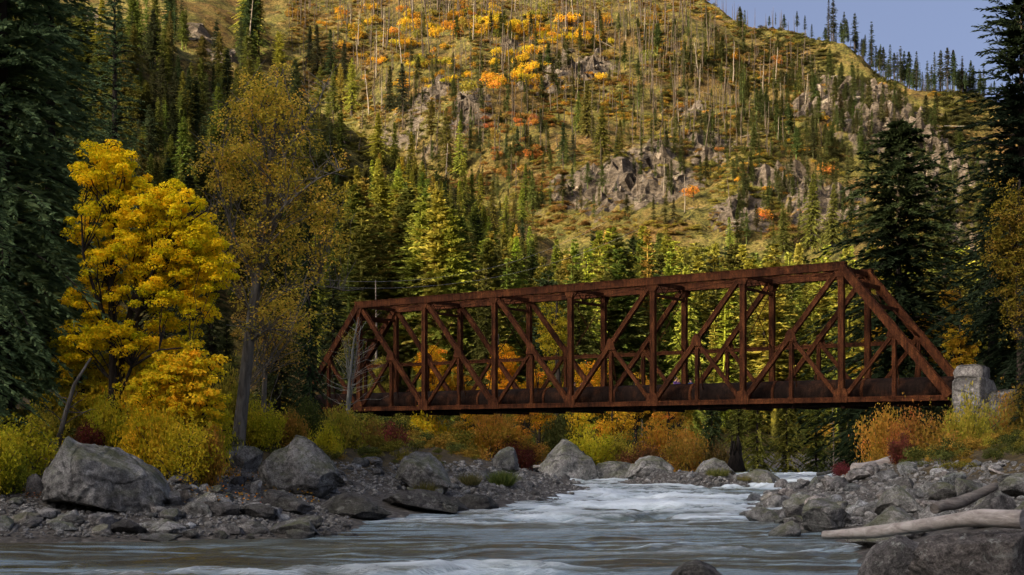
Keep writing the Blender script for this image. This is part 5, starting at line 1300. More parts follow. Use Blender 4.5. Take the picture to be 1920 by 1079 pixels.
maple(1640, 600, 720, 110, 116, (.36, .23, .02), 'yellow maple seen through the right end of the bridge', 42)
maple(1800, 520, 690, 90, 112, (.30, .19, .02), 'thin gold maple between the abutment and the tall spruce', 43, shell=.2)
maple(1912, 300, 720, 150, 80, (.20, .15, .02), 'dull gold tree before the tall spruce at the right edge', 44, n=230, per=55, shell=.2, nl=12)
maple(1800, 590, 760, 80, 84, (.42, .27, .02), 'small golden tree rising behind the right abutment', 54, n=90, per=60, shell=.2)
maple(800, 640, 800, 95, 118, (.62, .33, .015), 'orange yellow maple seen through the first panels of the bridge', 45)
maple(935, 610, 780, 100, 116, (.64, .32, .015), 'orange maple seen through the left middle of the bridge', 46)
maple(1045, 515, 760, 95, 122, (.36, .29, .02), 'tall yellow green tree rising above the bridge top chord', 47, name='aspen_tree', cat='aspen')
maple(1100, 660, 800, 120, 118, (.58, .33, .016), 'golden maple seen behind the middle of the bridge', 48)
maple(1010, 690, 820, 90, 116, (.58, .30, .016), 'orange maple low behind the middle of the bridge', 49)
maple(1190, 690, 820, 80, 122, (.48, .29, .02), 'yellow maple behind the right middle of the bridge', 50)
maple(1270, 690, 820, 70, 124, (.34, .24, .025), 'dull yellow maple behind the purple topped hiker', 51)
maple(870, 690, 810, 80, 120, (.52, .29, .02), 'gold maple low behind the left part of the bridge', 52)
maple(700, 660, 800, 90, 112, (.24, .21, .03), 'yellow green tree behind the left end of the bridge', 53)
for px, top, bot, w, d, c, lab, sd_ in ((895, 735, 855, 100, 108, (.60, .36, .022), 'gold maple with thin stems under the left part of the bridge', 61), (985, 730, 850, 90, 111, (.50, .26, .03), 'rust orange maple under the bridge left of the pointed boulder', 62), (1150, 725, 850, 110, 113, (.58, .34, .024), 'amber maple under the bridge right of the pointed boulder', 63), (1255, 735, 850, 90, 108, (.52, .27, .03), 'orange maple under the bridge above the broad pale boulder', 64), (1085, 735, 850, 70, 114, (.56, .42, .025), 'yellow maple under the bridge right behind the pointed boulder', 65)):
    maple(px, top, bot, w, d, c, lab, sd_, n=70, sz=.14, per=50, shell=.2)
# ------------------------------------------------------------------ looking up slope points by photo pixel
PXG = np.arange(-40, 1965, 8.0); DG = np.arange(105, 760, 1.5)
_px, _d = np.meshgrid(PXG, DG, indexing='ij')
_Z = ground_at((_px - 960) / F * _d, _d)
_PY = HOR - (_Z - CH) * F / _d
_RM = np.minimum.accumulate(_PY, axis=1)
def slope_pt(px, py):
    i = int(np.clip(round((px + 40) / 8), 0, len(PXG) - 1)); k = np.searchsorted(-_RM[i], -py)
    if k >= len(DG): return None
    d = DG[k]; x = px2x(px, d); return x, d, gz(x, d)
def crest_pt(px):
    i = int(np.clip(round((px + 40) / 8), 0, len(PXG) - 1)); k = int(np.argmin(_PY[i])); d = DG[k]; x = px2x(px, d)
    return x, d, gz(x, d), _PY[i, k]
def lum(c, v, r=rng, hv=.08): return tuple(np.clip(np.array(c) * v * (1 + r.normal(0, hv, 3)), .004, .9))

# ------------------------------------------------------------------ conifers of the valley forest and the left hillside
FIR = [conifer_meshes('fir', 110 + k, 20, 4.0 + .6 * (k % 3), 230 + 20 * (k % 3), 60, droop=.22 + .05 * (k % 3), tw=.145, wid=.32, shape=.75 + .12 * (k % 3), gap=.12, base0=.05 + .06 * (k % 2), lean=.008 * (k % 3 - 1)) for k in range(6)]
PINE = [conifer_meshes('pine', 120 + k, 20, 3.2, 150, 60, droop=.12, tw=.19, wid=.36, shape=.42, gap=.3, base0=.34 + .08 * k) for k in range(3)]
YGF = (.28, .28, .045); MGF = (.135, .145, .032); DKF = (.050, .066, .028)  # the bright yellow green carries part of the sunlight on the lit firs
n_con = 0
MM = [(1065, 140, 'the rock dome'), (1590, 210, 'the right ridge crag'), (885, 190, 'the gully head'), (1300, 382, 'the round orange bush'), (1040, 55, 'the bright yellow band'), (610, 110, 'the shaded hollow'), (1330, 280, 'the middle rock spur'), (1125, 250, 'the big fir clump'), (690, 210, 'the grassy knoll top'), (1640, 120, 'the skyline firs'), (978, 400, 'the lone bright fir'), (750, 60, 'the orange slope corner'), (1240, 300, 'the flat rock band'), (1160, 360, 'the shaded cliff'), (1490, 335, 'the grey right hand rock'), (1435, 420, 'the orange red bush'), (965, 95, 'the small pale rock'), (1300, 205, 'the rock among burnt trunks'), (1200, 60, 'the burnt upper slope'), (840, 100, 'the bushy hollow'), (1750, 340, 'the pale scree')]
FM = [(655, 640, 'the left end of the bridge'), (794, 640, 'the second bridge post'), (925, 630, 'the third bridge post'), (1069, 620, 'the middle bridge post'), (1222, 610, 'the fifth bridge post'), (1393, 600, 'the sixth bridge post'), (1578, 580, 'the last bridge post'), (840, 270, 'the tallest knoll fir'), (692, 180, 'the silvered snag'), (978, 400, 'the lone bright fir'), (1685, 350, 'the big dark right spruce'), (1840, 350, 'the right edge spruces'), (740, 350, 'the grassy knoll'), (520, 250, 'the cottonwood crown'), (270, 330, 'the yellow maple crown'), (190, 75, 'the upper left cliff'), (410, 100, 'the left hillside ledge'), (486, 60, 'the tall bare stemmed pine')]
def wh(x, d, z, marks): return where(960 + x / d * F, HOR - (z - CH) / d * F, marks)
def conifer_at(x, d, zb, H, col, label, group, kind=None, far=False):
    global n_con
    n_con += 1
    B = PINE if kind == 'pine' else FIR; pr = B[int(rng.integers(len(B)))]
    s = H / 20.0; q = rng.uniform(.72, 1.25)
    e = place2('pine_tree' if kind == 'pine' else 'fir_tree', pr, x, d, zb - .3, (s * q, s * q, s), rng.uniform(0, 6.28), col, label, 'pine' if kind == 'pine' else 'fir', group)
    e.rotation_euler[0] = rng.normal(0, .022); e.rotation_euler[1] = rng.normal(0, .022); return e
LIMX = [540, 620, 690, 760, 800, 870, 920, 960, 1000, 1100, 1150, 1250, 1300, 1400, 1500, 1570, 1650, 1750, 1850, 1960]
LIMY = [460, 390, 300, 300, 318, 360, 410, 428, 436, 420, 406, 418, 436, 440, 440, 436, 425, 440, 440, 420]
spots = []
def free(x, d, r): return all((x - a) ** 2 + (d - b) ** 2 > r * r for a, b in spots)
def far_from_river(x, d):
    a = pdist(np.array([x]), np.array([d]), LSH); b = pdist(np.array([x]), np.array([d]), RSH)
    return (a[1][0] > 0 and a[0][0] > 5) or (b[1][0] < 0 and b[0][0] > 4)
k = tries = 0
while k < 108 and tries < 30000:
    tries += 1
    px = rng.uniform(880, 1900); d = rng.uniform(132, 238)
    x = px2x(px, d); zb = gz(x, d)
    if not free(x, d, 3.4) or not far_from_river(x, d): continue
    lim = np.interp(px, LIMX, LIMY); top = lim + abs(rng.normal(0, 1)) * (26 if d > 190 else 60) + (8 if d > 190 else 40)
    H = px2z(top, d) - zb
    if not 9 < H < 31: continue
    if px < 980 and zb > 62: continue
    spots.append((x, d)); k += 1
    u = rng.random(); back = d > 185
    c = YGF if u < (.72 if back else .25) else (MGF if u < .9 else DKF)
    zone = ('on the knoll left of the bridge top' if px < 860 else 'behind the middle of the bridge' if px < 1250 else 'behind the right half of the bridge')
    kindw = 'yellow green sunlit fir' if c is YGF else 'mid green fir' if c is MGF else 'dark green fir'
    row = 'in the forest back row ' if back else 'in the forest front rows '
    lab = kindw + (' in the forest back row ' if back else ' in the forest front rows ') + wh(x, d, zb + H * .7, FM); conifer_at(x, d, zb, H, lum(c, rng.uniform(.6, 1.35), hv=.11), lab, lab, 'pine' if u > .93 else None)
print('valley', k, tries)
k = tries = 0
while k < 76 and tries < 6000:
    tries += 1
    px = rng.uniform(585, 1010); lim = np.interp(px, LIMX, LIMY); py = rng.uniform(lim + 75, 600)
    if px < 880 and py < lim + 110 and rng.random() < .6: continue
    p = slope_pt(px, py)
    if p is None or not far_from_river(p[0], p[1]) or not free(p[0], p[1], 3.2): continue
    x, d, z = p; H = min(rng.uniform(120, 215), py - lim + rng.normal(0, 10)) / F * d
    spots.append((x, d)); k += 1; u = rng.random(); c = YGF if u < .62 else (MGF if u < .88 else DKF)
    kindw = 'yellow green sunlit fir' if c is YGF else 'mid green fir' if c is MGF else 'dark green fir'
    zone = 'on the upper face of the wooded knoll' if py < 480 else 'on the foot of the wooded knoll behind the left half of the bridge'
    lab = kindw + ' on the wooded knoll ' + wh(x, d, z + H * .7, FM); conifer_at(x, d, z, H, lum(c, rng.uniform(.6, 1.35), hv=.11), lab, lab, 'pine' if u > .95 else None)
print('knoll', k, tries)
# singled-out trees: (px, foot row, height in pixels, colour, kind, label)
for px, py, h, c, kd, lab in (
    (840, 330, 125, MGF, None, 'broad sunlit fir, tallest of those on the grassy knoll'), (862, 335, 105, YGF, None, 'fir hugging the right side of the tallest knoll fir'), (808, 300, 110, MGF, 'pine', 'slim fir left of the tallest knoll fir'),
    (660, 215, 110, YGF, None, 'sunlit fir at the top left of the grassy knoll'), (640, 210, 85, YGF, None, 'shorter sunlit fir left of the knoll top fir'), (625, 220, 95, MGF, None, 'leftmost sunlit fir of the knoll top trio'),
    (486, 120, 145, MGF, 'pine', 'tall bare stemmed pine at the top, left of the orange slope'), (468, 125, 150, DKF, 'pine', 'tall dark pine beside the bare stemmed one'), (525, 165, 100, YGF, 'pine', 'sunlit pine above the cottonwood crown'),
    (596, 140, 95, DKF, None, 'black green fir in the shaded hollow at upper left'), (620, 150, 90, DKF, None, 'second black green fir of the shaded hollow'), (580, 120, 70, DKF, None, 'small black green fir on the left of the shaded hollow'), (645, 160, 90, DKF, None, 'rightmost black green fir of the shaded hollow'), (730, 215, 90, DKF, None, 'dark fir in the gully behind the white snags'), (755, 225, 100, DKF, None, 'dark fir in the gully right of the white snags'),
    (1100, 265, 110, MGF, None, 'big fir of the clump under the rock dome'), (1130, 300, 95, MGF, None, 'fir lower right of the big clump fir'), (1162, 318, 80, MGF, None, 'rightmost fir of the clump under the rock dome'), (1085, 250, 80, MGF, None, 'fir on the left of the big clump fir'),
    (1013, 250, 48, DKF, None, 'small dark fir alone on the shaded slope'), (1058, 310, 80, DKF, None, 'dark fir at the left of the rocky shade'), (1075, 315, 70, DKF, None, 'dark fir second from the left of the rocky shade'), (970, 298, 55, DKF, None, 'dark fir in the red gully, right one of two'), (950, 300, 50, DKF, None, 'dark fir in the red gully, left one of two'),
    (978, 425, 70, YGF, None, 'small bright fir alone above the valley forest'), (1000, 400, 80, MGF, None, 'green fir behind the small bright one'), (985, 385, 75, MGF, None, 'green fir on the bank of the red gully'), (1370, 470, 65, YGF, None, 'bright fir in front of the rocky slope'), (1470, 480, 90, MGF, None, 'tall fir at the right foot of the sunlit slope'), (1520, 470, 140, MGF, None, 'tall narrow fir below the right crag'), (1560, 470, 120, MGF, None, 'fir left of the big dark right hand spruce')):
    p = slope_pt(px, py)
    if p is None: continue
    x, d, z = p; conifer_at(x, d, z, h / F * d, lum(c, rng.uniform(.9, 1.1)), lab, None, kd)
for px, py, h, c, lab in ((900, 420, 95, YGF, 'bright fir on the lower ridge of the knoll, first right of the tall ones'), (925, 440, 100, MGF, 'fir on the lower ridge of the knoll, second right of the tall ones'), (948, 452, 85, YGF, 'small bright fir low on the knoll ridge'), (885, 400, 80, MGF, 'fir hiding the knoll ridge just right of the broad firs'), (965, 470, 95, MGF, 'fir at the tail end of the knoll ridge'), (870, 390, 95, YGF, 'bright fir on the knoll ridge behind the broad firs'), (770, 330, 85, YGF, 'bright fir on the knoll left of the grey dead tree'), (740, 320, 90, MGF, 'fir on the knoll under the silvered snag'), (710, 320, 100, YGF, 'pale fir on the knoll left of centre')):
    p = slope_pt(px, py)
    if p is None: continue
    x, d, z = p; conifer_at(x, d, z, h / F * d, lum(c, rng.uniform(.9, 1.1)), lab, None)
# left hillside
k = tries = 0
while k < 50 and tries < 6000:
    tries += 1
    px, py = rng.uniform(40, 610), rng.uniform(70, 560)
    if py < 250 and (355 < px < 450 or 150 < px < 215 and py < 130): continue
    if px > 500 and py < 210: continue
    p = slope_pt(px, py)
    if p is None or not far_from_river(p[0], p[1]) or not free(p[0], p[1], 2.8): continue
    x, d, z = p; H = rng.uniform(95, 175) / F * d
    spots.append((x, d)); k += 1; u = rng.random()
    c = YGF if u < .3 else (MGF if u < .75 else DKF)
    kindw = 'yellow green fir' if c is YGF else 'mid green fir' if c is MGF else 'dark fir'
    zone = 'high on the left hillside' if py < 260 else 'low on the left hillside behind the maple and cottonwood'
    lab = kindw + ' on the left hillside ' + wh(x, d, z + H * .7, FM); conifer_at(x, d, z, H, lum(c, rng.uniform(.75, 1.2)), lab, lab, 'pine' if u > .95 else None)
print('left', k)

# ------------------------------------------------------------------ far conifers: one mesh each
FFIR = [conifer_single('distant_fir', 140 + k, 18, 2.4 + .6 * (k % 3), 150, 26, shape=.6 + .15 * (k % 3), tw=.22, wid=.42, gap=.25, base0=.10 + .09 * (k % 3), droop=.2, lean=.012 * (k % 3 - 1)) for k in range(6)]
def far_fir(x, d, z, H, col, label, group):
    s = H / 18.; q = rng.uniform(.8, 1.25)
    o = link('distant_fir', FFIR[int(rng.integers(6))], None, (x, d, z - .4), (0, 0, rng.uniform(0, 6.28)), (s * q, s * q, s), col)
    return tag(o, label, 'fir', group)
far_list = []
for px in np.concatenate([np.arange(1436, 1560, 17), np.arange(1556, 1640, 9), np.arange(1640, 1850, 7.5)]):
    px = px + rng.normal(0, 3); x, d, z, cy = crest_pt(px); h = rng.uniform(34, 82) * (1 if px > 1550 else .5)
    far_fir(x + rng.normal(0, .6), d + rng.uniform(-6, 2), gz(x, d) - .5, h / F * d, lum((.035, .046, .02), rng.uniform(.8, 1.2)), ('tall' if h > 52 else 'mid sized' if h > 36 else 'small') + ' dark fir on the skyline ridge ' + ('at its upper left end' if px < 1560 else 'above the right crag' if px < 1650 else 'right of the crag' if px < 1740 else 'nearest the tall right spruce'), 'firs along the skyline ridge'); n_con += 1
k = 0
while n_con < 300 and k < 400:
    k += 1
    u = rng.random()
    if u < .55: px, py, h, lab = rng.uniform(1440, 1830), rng.uniform(215, 470), rng.uniform(45, 95), 'slender fir'
    elif u < .7: px, py, h, lab = rng.uniform(1180, 1450), rng.uniform(60, 400), rng.uniform(35, 70), 'small fir among burnt trunks'
    else: px, py, h, lab = rng.uniform(900, 1560), rng.uniform(425, 480), rng.uniform(50, 90), 'bright fir at the mountain foot'
    if px < 1790 - 0 and py < np.interp(px, [1400, 1560, 1700, 1840], [90, 150, 210, 290]): continue
    p = slope_pt(px, py)
    if p is None: continue
    x, d, z = p; c = YGF if u > .7 else ((.055, .062, .02) if rng.random() < .6 else DKF)
    lab = lab + ' ' + where(px, py - h * .5, MM); far_fir(x, d, z, h / F * d, lum(c, rng.uniform(.8, 1.2)), lab, lab); n_con += 1
print('conifers', n_con)
# the smaller rest of the conifers as one mass
FSRC = {}
for ob in COL.objects:
    if ob.name.startswith('distant_fir') and ob.data and ob.data.name not in FSRC: FSRC[ob.data.name] = ob
FSRC = list(FSRC.values()); MT = [[], [], [], [], []]
def mass_tree(x, d, z, H, c):
    s = H / 18.; q = rng.uniform(.9, 1.4) * s
    MT[0].append((x, d, z - .3)); MT[1].append((0, 0, rng.uniform(0, 6.28))); MT[2].append((q, q, s)); MT[3].append(c); MT[4].append(int(rng.integers(len(FSRC))))
for k in range(760):
    px = rng.uniform(560, 1900); d = rng.uniform(145, 262); x = px2x(px, d); z = gz(x, d)
    if not far_from_river(x, d) or z > 60: continue
    H = px2z(np.interp(px, LIMX, LIMY) + rng.uniform(15, 150), d) - z
    if 6 < H < 26: mass_tree(x, d, z, H, lum(YGF if rng.random() < .5 else MGF, rng.uniform(.7, 1.1)))
for k in range(420):
    px, py = rng.uniform(1380, 1840), rng.uniform(160, 470)
    if py < np.interp(px, [1380, 1560, 1700, 1840], [110, 160, 215, 290]): continue
    p = slope_pt(px, py)
    if p: mass_tree(*p, rng.uniform(22, 72) / F * p[1], lum((.075, .085, .028), rng.uniform(.6, 1.2)))
for k in range(330):
    px, py = rng.uniform(760, 1480), rng.uniform(60, 430); p = slope_pt(px, py)
    if p: mass_tree(*p, rng.uniform(18, 62) / F * p[1], lum((.075, .085, .028), rng.uniform(.6, 1.2)))
for k in range(520):
    px, py = rng.uniform(0, 640), rng.uniform(60, 600)
    if (355 < px < 450 or 150 < px < 215) and py < 150: continue
    if px > 480 and py < 220: continue
    p = slope_pt(px, py)
    if p and far_from_river(p[0], p[1]): mass_tree(*p, rng.uniform(60, 120) / F * p[1], lum(MGF if rng.random() < .6 else DKF, rng.uniform(.7, 1.1)))
for k in range(70):
    x, d, z, cy = crest_pt(rng.uniform(1545, 1850)); mass_tree(x + rng.normal(0, 1), d + rng.uniform(-8, 1), gz(x, d) - .5, rng.uniform(18, 46) / F * d, lum(DKF, rng.uniform(.8, 1.2)))
stuff_instances('small_firs', FSRC, *MT, M_MASS)

# ------------------------------------------------------------------ burnt trunks on the mountain
SN = [snag_single('snag', 160 + k, 14, M_CHAR if k < 4 else M_SILVER, 5 + 3 * (k % 3), .03 * (k % 3 - 1)) for k in range(7)]
def snag(px, py, h, label, group=None, silver=None):
    p = slope_pt(px, py)
    if p is None: return
    x, d, z = p; s = h / F * d / 14
    k = int(rng.integers(4)) if not silver else 4 + int(rng.integers(3))
    o = link('snag', SN[k], None, (x, d, z - .3), (rng.normal(0, .05), rng.normal(0, .05), rng.uniform(0, 6.28)), (max(s, .75) if silver is None else s * 1.1, max(s, .75) if silver is None else s * 1.1, s)); 
    if group: label = label + ' ' + where(px, py - h * .5, MM); group = label
    tag(o, label, 'dead tree', group)
snag(692, 218, 85, 'pale silvered snag with stub branches on the grassy knoll', None, True); snag(715, 218, 60, 'thinner pale snag right of the silvered one on the knoll', None, True); snag(463, 125, 130, 'leaning pale bare trunk left of the tall pine', None, True)
snag(780, 290, 70, 'grey dead tree on the gully edge left of the knoll firs', None, True); snag(835, 350, 80, 'grey dead trunk beside the tallest knoll fir', None, True)
for px, top, d, lab in ((1563, 745, 112, 'bare grey pole trunk on the far bank right of the cedars'), (836, 470, 150, 'bare brown pole trunk in the forest above the left part of the bridge'), (1205, 780, 112, 'bare dark trunk among the orange shrubs under the bridge'), (705, 520, 140, 'bare grey trunk above the left end of the bridge'), (1085, 560, 150, 'thin dead trunk behind the middle of the bridge'), (1480, 500, 160, 'bare trunk in the forest behind the right panels of the bridge')):
    x = px2x(px, d); z = gz(x, d); s = (px2z(top, d) - z) / 14
    o = link('snag', SN[4 + len(lab) % 3], None, (x, d, z - .3), (0, 0, px), (s * .8, s * .8, s)); tag(o, lab, 'dead tree')
k = 0
while k < 235:
    u = rng.random()
    if u < .55: px, py, h = rng.uniform(640, 1340), 20 + 150 * rng.random() ** 1.6, rng.uniform(34, 95); lab, gr = ('tall' if h > 65 else 'short') + ' bare trunk', 'x'
    elif u < .85: px, py, h = rng.uniform(1150, 1560), rng.uniform(80, 300), rng.uniform(34, 85); lab, gr = ('tall' if h > 60 else 'short') + ' bare trunk on the burnt slope', 'x'
    else: px, py, h = rng.uniform(760, 1500), rng.uniform(180, 430), rng.uniform(30, 75); lab, gr = ('tall' if h > 52 else 'short') + ' thin dead trunk on the rocky slope', 'x'
    if px > 1320 and py < np.interp(px, [1320, 1560], [50, 150]): continue
    sv = rng.random() < .13; snag(px, py, h, ('pale ' if sv else 'charred ') + lab, gr, True if sv else None); k += 1
G = Geo()
for k in range(900):
    px, py = rng.uniform(540, 1560), 5 + 290 * rng.random() ** 1.5
    if px > 1300 and py < np.interp(px, [1300, 1560], [40, 140]): continue
    p = slope_pt(px, py)
    if p is None: continue
    x, d, z = p; h = rng.uniform(20, 60) / F * d; G.tube([(x, d, z - .3), (x + rng.normal(0, .15), d, z + h * .5), (x + rng.normal(0, .35), d, z + h)], [.16, .12, .03], 4, 0, False)
for k in range(70):
    px = rng.uniform(1330, 1850); x, d, z, cy = crest_pt(px); h = rng.uniform(14, 40) / F * d
    G.tube([(x, d, z - .3), (x + rng.normal(0, .2), d, z + h)], [.13, .03], 4, 0, False)
o = link('thin_snags', G.build('thin_snags', [M_CHAR])); o['kind'] = 'stuff'

# fallen trunks lying on the slope
FL = snag_single('fallen_trunk', 177, 9, M_SILVER, 4)
for px, py in ((1390, 262), (1240, 218), (1345, 405), (1180, 215), (1260, 250), (1150, 95), (1400, 330), (1100, 118), (1300, 395), (1050, 170), (1225, 275), (1560, 300), (1330, 180), (955, 160)):
    p = slope_pt(px, py)
    if p: 
        o = link('fallen_trunk', FL, None, (p[0], p[1] - .3, p[2] + .5), (1.35 + rng.normal(0, .12), 0, rng.uniform(0, 6.28)), rng.uniform(.6, 1.0)); tag(o, 'pale fallen trunk lying on the slope ' + where(px, py, MM), 'log', 'fallen trunk ' + where(px, py, MM))

# ------------------------------------------------------------------ autumn bushes on the mountain
AB = [bush_single('autumn_bush', 180 + k, 1.0, 1.15 + .25 * (k % 3), 700, .125) for k in range(5)]
def abush(px, py, w, col, label, group=None):
    p = slope_pt(px, py)
    if p is None: return
    x, d, z = p; R = w / 2 / F * d
    o = link('autumn_bush', AB[int(rng.integers(5))], None, (x, d, z), (0, 0, rng.uniform(0, 6.28)), (R, R, R * rng.uniform(.85, 1.35)), col); tag(o, label, 'bush', group)
AO = (.40, .21, .022); AY = (.46, .31, .02); AOL = (.19, .165, .025); AR = (.24, .11, .028); ABR = (.20, .125, .03)
for px, py, w, c, lab in ((1300, 382, 40, (.40, .17, .025), 'round orange bush on the bare rocky slope'), (1440, 362, 26, AO, 'orange bush at the right of the sunlit slope'), (1435, 420, 34, (.46, .17, .03), 'orange red bush at the foot of the right slope'), (1502, 290, 28, AO, 'orange bush under the right crag'), (885, 190, 40, AOL, 'round olive bush in the head of the gully'), (925, 180, 44, AO, 'bright orange bush beside the round olive one'), (1026, 128, 20, AY, 'yellow bush on top of the rock dome'), (1545, 345, 40, (.34, .15, .03), 'dull orange bush among the right hand firs')):
    abush(px, py, w, c, lab)
k = 0
while k < 268:
    u = rng.random()
    if u < .58: px, py = rng.normal(860, 140), 25 + 150 * rng.random(); w = rng.uniform(12, 34); lab, gr = 'bush high on the burnt slope', 'on the high burnt slope'; pal = (AO, AY, AY, AO, AOL)
    elif u < .72: px, py = rng.uniform(960, 1130), rng.uniform(40, 90); w = rng.uniform(10, 22); lab, gr = 'bush in the bright yellow band near the mountain top', 'in the bright band near the top'; pal = (AY, AY, AO)
    elif u < .86: px, py = rng.uniform(1180, 1560), rng.uniform(90, 420); w = rng.uniform(9, 24); lab, gr = 'bush on the right part of the mountain slope', 'on the right part of the slope'; pal = (AO, ABR, AOL, AR)
    else: px, py = rng.uniform(880, 1010), rng.uniform(220, 340); w = rng.uniform(12, 28); lab, gr = 'bush in the shaded red gully', 'in the shaded gully'; pal = (AR, ABR, (.34, .13, .03))
    if px < 560 or (px > 1300 and py < np.interp(px, [1300, 1560], [70, 160])): continue
    c = pal[int(rng.integers(len(pal)))]; nm = {AO: 'orange', AY: 'yellow', AOL: 'olive', AR: 'russet', ABR: 'brown'}.get(c, 'red brown')
    abush(px, py, w, lum(c, rng.uniform(.8, 1.15)), (nm + (' large' if w > 22 else ' small') + ' bush on the mountain ' + where(px, py, MM)), (nm + (' large' if w > 22 else ' small') + ' bush on the mountain ' + where(px, py, MM))); k += 1

# low scrub nobody could count
BSRC = {}
for ob in COL.objects:
    if ob.name.startswith('autumn_bush') and ob.data and ob.data.name not in BSRC: BSRC[ob.data.name] = ob
BSRC = list(BSRC.values()); SB = [[], [], [], [], []]
def scrub(n, px0, px1, py0, py1, smin, smax, pal, cond=lambda x, d, z: True, flat=.6):
    px = rng.uniform(px0, px1, n); py = rng.uniform(py0, py1, n); R = [slope_pt(a, b) for a, b in zip(px, py)]
    R = np.array([r for r in R if r is not None and cond(*r)]); m = len(R)
    nv = fbm(np.stack([R[:, 0] / 11., R[:, 1] / 16., 0 * R[:, 0] + 3], 1), 2, 201); wv = fbm(np.stack([R[:, 0] / 34., R[:, 1] / 34., 0 * R[:, 0] + 9], 1), 3, 205); w, a = crag_mask(R[:, 0], R[:, 1])
    for k in range(m):
        if nv[k] < -.2 or w[k] > rng.uniform(.3, .8): continue
        c = np.array(pal[int(np.clip((wv[k] * .8 + rng.normal(0, .22) + .45) * len(pal), 0, len(pal) - 1))]) * rng.uniform(.7, 1.25)
        s_ = smin + (smax - smin) * rng.random() ** 1.8
        SB[0].append((R[k, 0], R[k, 1], R[k, 2] - .2 * s_)); SB[1].append((0, 0, rng.uniform(0, 6.28))); SB[2].append((s_, s_, s_ * flat * rng.uniform(.6, 1.4))); SB[3].append(c); SB[4].append(int(rng.integers(len(BSRC))))
DK_ = (.045, .045, .016); O1 = (.09, .09, .022); O2 = (.125, .118, .024); O3 = (.16, .14, .028); Y1 = (.20, .165, .028); B1 = (.15, .085, .025); OR1 = (.28, .16, .024)
scrub(11000, 540, 1860, 0, 450, .4, 1.7, [DK_, O1, O2, O3, Y1, B1], lambda x, d, z: d > 215)
scrub(4200, 540, 1500, 0, 230, .5, 1.9, [B1, Y1, OR1, OR1, B1, OR1], lambda x, d, z: d > 300)
scrub(2600, 1230, 1840, 70, 330, .5, 2.2, [DK_, DK_, O1, B1, OR1], lambda x, d, z: d > 300)
scrub(1500, 1420, 1860, 40, 240, .5, 1.8, [DK_, O1, O2, B1], lambda x, d, z: d > 300)
scrub(900, 840, 1060, 200, 370, .5, 1.6, [B1, (.20, .09, .026), (.16, .08, .026)])
scrub(1800, 0, 700, 20, 420, .4, 1.2, [O1, O2, O3, B1])
scrub(1100, 600, 960, 200, 420, .4, 1.3, [O3, (.24, .22, .035), (.28, .24, .035), Y1], lambda x, d, z: d < 320)
stuff_instances('scrub', BSRC, *SB, M_MASS)
UG = [[], [], [], [], []]
for k in range(3600):
    px = rng.uniform(-150, 2200); d = rng.uniform(42, 150); x = px2x(px, d)
    if not far_from_river(x, d) or gz(x, d) < 1.45: continue
    R = rng.uniform(.3, 1.2) * (1 if d > 75 else .45); c = np.array([(.12, .13, .03), (.22, .19, .03), (.30, .19, .03), (.085, .10, .025)][int(rng.integers(4))]) * rng.uniform(.7, 1.2)
    UG[0].append((x, d, gz(x, d) - .1)); UG[1].append((0, 0, rng.uniform(0, 6.28))); UG[2].append((R, R, R)); UG[3].append(c); UG[4].append(int(rng.integers(len(BSRC))))
stuff_instances('undergrowth', BSRC, *UG, M_MASS)
# fallen leaves strewn over the left rubble slope
n = 420; px = rng.uniform(330, 600, n); py = rng.uniform(868, 950, n); P = []
for a, b in zip(px, py):
    d = zfoot(a, b); x = px2x(a, d); P.append((x, d, gz(x, d) + rng.uniform(.05, .22)))
P = np.array(P); nn = unit(rng.normal(0, .35, (n, 3)) + np.array((0, -.3, 1))); D = unit(np.cross(nn, rand_dirs(rng, n))); W = unit(np.cross(nn, D)); V, Q = quads_diamond(P, D, W, rng.uniform(.06, .12, n), np.full(n, .07), .5)
o = link('fallen_leaves', make_mesh('fallen_leaves', V, [(Q, 0)], [M_LEAF], tint=rng.normal(0, .5, n)), color=(.5, .24, .02)); o['kind'] = 'stuff'

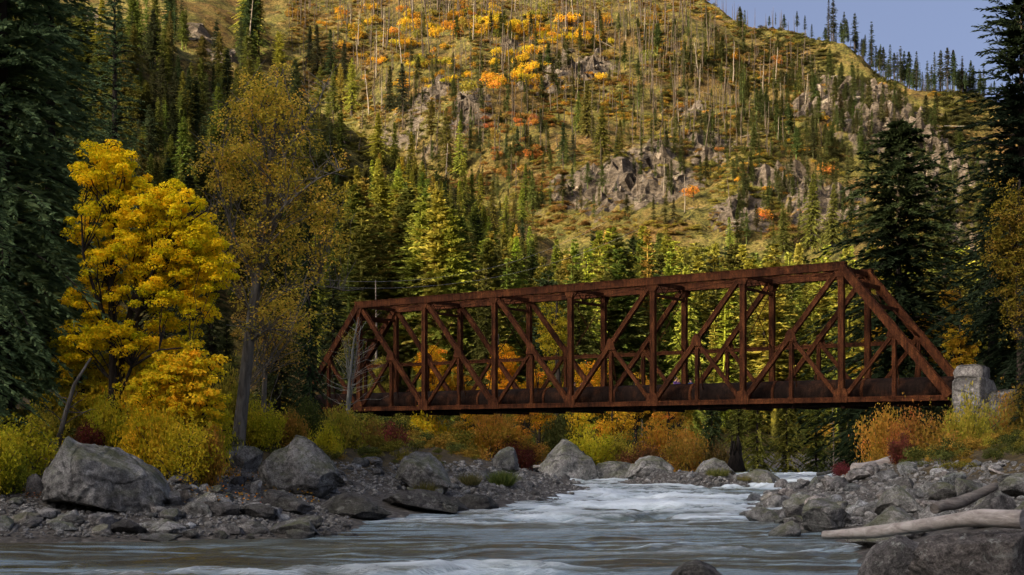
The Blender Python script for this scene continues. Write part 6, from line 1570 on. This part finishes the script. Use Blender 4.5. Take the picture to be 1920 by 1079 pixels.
# ------------------------------------------------------------------ rock outcrops that stand proud of the slope
OR_ = [rock_mesh('rock_outcrop', 230 + k, 5, M_CRAG, cuts=14, rough=.14, dims=(1, .8, .75), lo=.35, hi=.8, square=.25) for k in range(6)]
for me_ in OR_: me_.polygons.foreach_set('use_smooth', np.zeros(len(me_.polygons), bool))
for (px, py, w, lab) in ((1085, 122, 34, 'pale rock on the crown of the rock dome'), (1050, 140, 30, 'split rock slab at the left of the rock dome'), (1020, 155, 26, 'lower left rock of the rock dome'), (965, 95, 16, 'small pale rock among yellow bushes'), (870, 195, 24, 'dark rock step at the head of the gully'), (830, 165, 20, 'rock knob above the gully'), (1560, 190, 46, 'big dark crag block on the right ridge'), (1600, 205, 50, 'layered crag face on the right ridge'), (1540, 175, 34, 'left shoulder of the right crag'), (1650, 215, 40, 'right shoulder of the right crag'), (1590, 240, 34, 'lower block of the right crag'), (1335, 278, 26, 'rock spur in the middle of the sunlit slope'), (1325, 300, 22, 'rock below the middle rock spur'), (1240, 298, 28, 'flat rock band on the sunlit slope'), (1215, 285, 20, 'rock at the left end of the rock band'), (1255, 355, 24, 'pale rubble rock above the orange bush'), (1160, 360, 40, 'grey cliff block in the shaded lower slope'), (1125, 350, 34, 'grey cliff block left of the shaded one'), (1200, 385, 30, 'shaded cliff block above the forest'), (180, 60, 22, 'pale cliff rock at the upper left between conifers'), (195, 95, 20, 'lower pale cliff rock at the upper left'), (400, 75, 18, 'grey ledge rock on the left hillside'), (425, 110, 20, 'lower grey ledge rock on the left hillside'), (1490, 335, 26, 'grey rock under the right hand firs'), (1750, 340, 36, 'pale scree rock on the far right slope'), (1770, 400, 30, 'lower pale scree rock on the far right slope'), (1300, 205, 18, 'rock among charred trunks on the slope'), (1395, 405, 24, 'grey rock at the foot of the sunlit slope')):
    p = slope_pt(px, py)
    if p is None: continue
    x, d, z = p; s = w / 2 / F * d
    o = link('rock_outcrop', OR_[int(rng.integers(6))], None, (x, d + s * .3, z), (rng.uniform(-.2, .2), rng.uniform(-.2, .2), rng.uniform(0, 6.28)), (s, s * .9, s * rng.uniform(.6, .95)), (1, 1, 1)); tag(o, lab, 'rock outcrop')

for k in range(90):
    c = CRAGS_PX[k % len(CRAGS_PX)]; px = c[0] + rng.normal(0, 1.6 * c[2]); py = c[1] + rng.normal(0, 1.3 * c[2]); p = slope_pt(px, py)
    if p is None: continue
    x, d, z = p; s = rng.uniform(6, 17) / F * d
    o = link('rock_outcrop', OR_[int(rng.integers(6))], None, (x, d + s * .2, z), (rng.uniform(-.3, .3), rng.uniform(-.3, .3), rng.uniform(0, 6.28)), (s, s * .8, s * rng.uniform(.5, .9)), (1, 1, 1)); v = rng.uniform(.6, 1.15); o.color = (v, v, v, 1)
    lab = ('dark' if v < .8 else 'pale' if v > 1 else 'grey') + ' rock sticking out of the slope ' + where(px, py, MM + [(190, 75, 'the upper left cliff'), (410, 100, 'the left hillside ledge')]); tag(o, lab, 'rock outcrop', lab)

# ------------------------------------------------------------------ cables across the valley
M_WIRE = plain('cable_metal', (.30, .29, .27), .5, .1)
for a, b, sag, lab in ((WP(560, 520, 92), WP(1150, 408, 120), 2.2, 'upper of two thin cables strung above the bridge'), (WP(560, 534, 92), WP(1200, 428, 120), 2.0, 'lower of two thin cables strung above the bridge'), (WP(1770, 236, 110), WP(1960, 200, 100), .5, 'thin cable crossing the sky at the upper right')):
    s = np.linspace(0, 1, 24); a = np.array(a); b = np.array(b); p = a + (b - a) * s[:, None]; p[:, 2] -= sag * 4 * s * (1 - s)
    G = Geo(); G.tube(p, .009, 5); o = link('cable', G.build('cable', [M_WIRE])); tag(o, lab, 'cable')
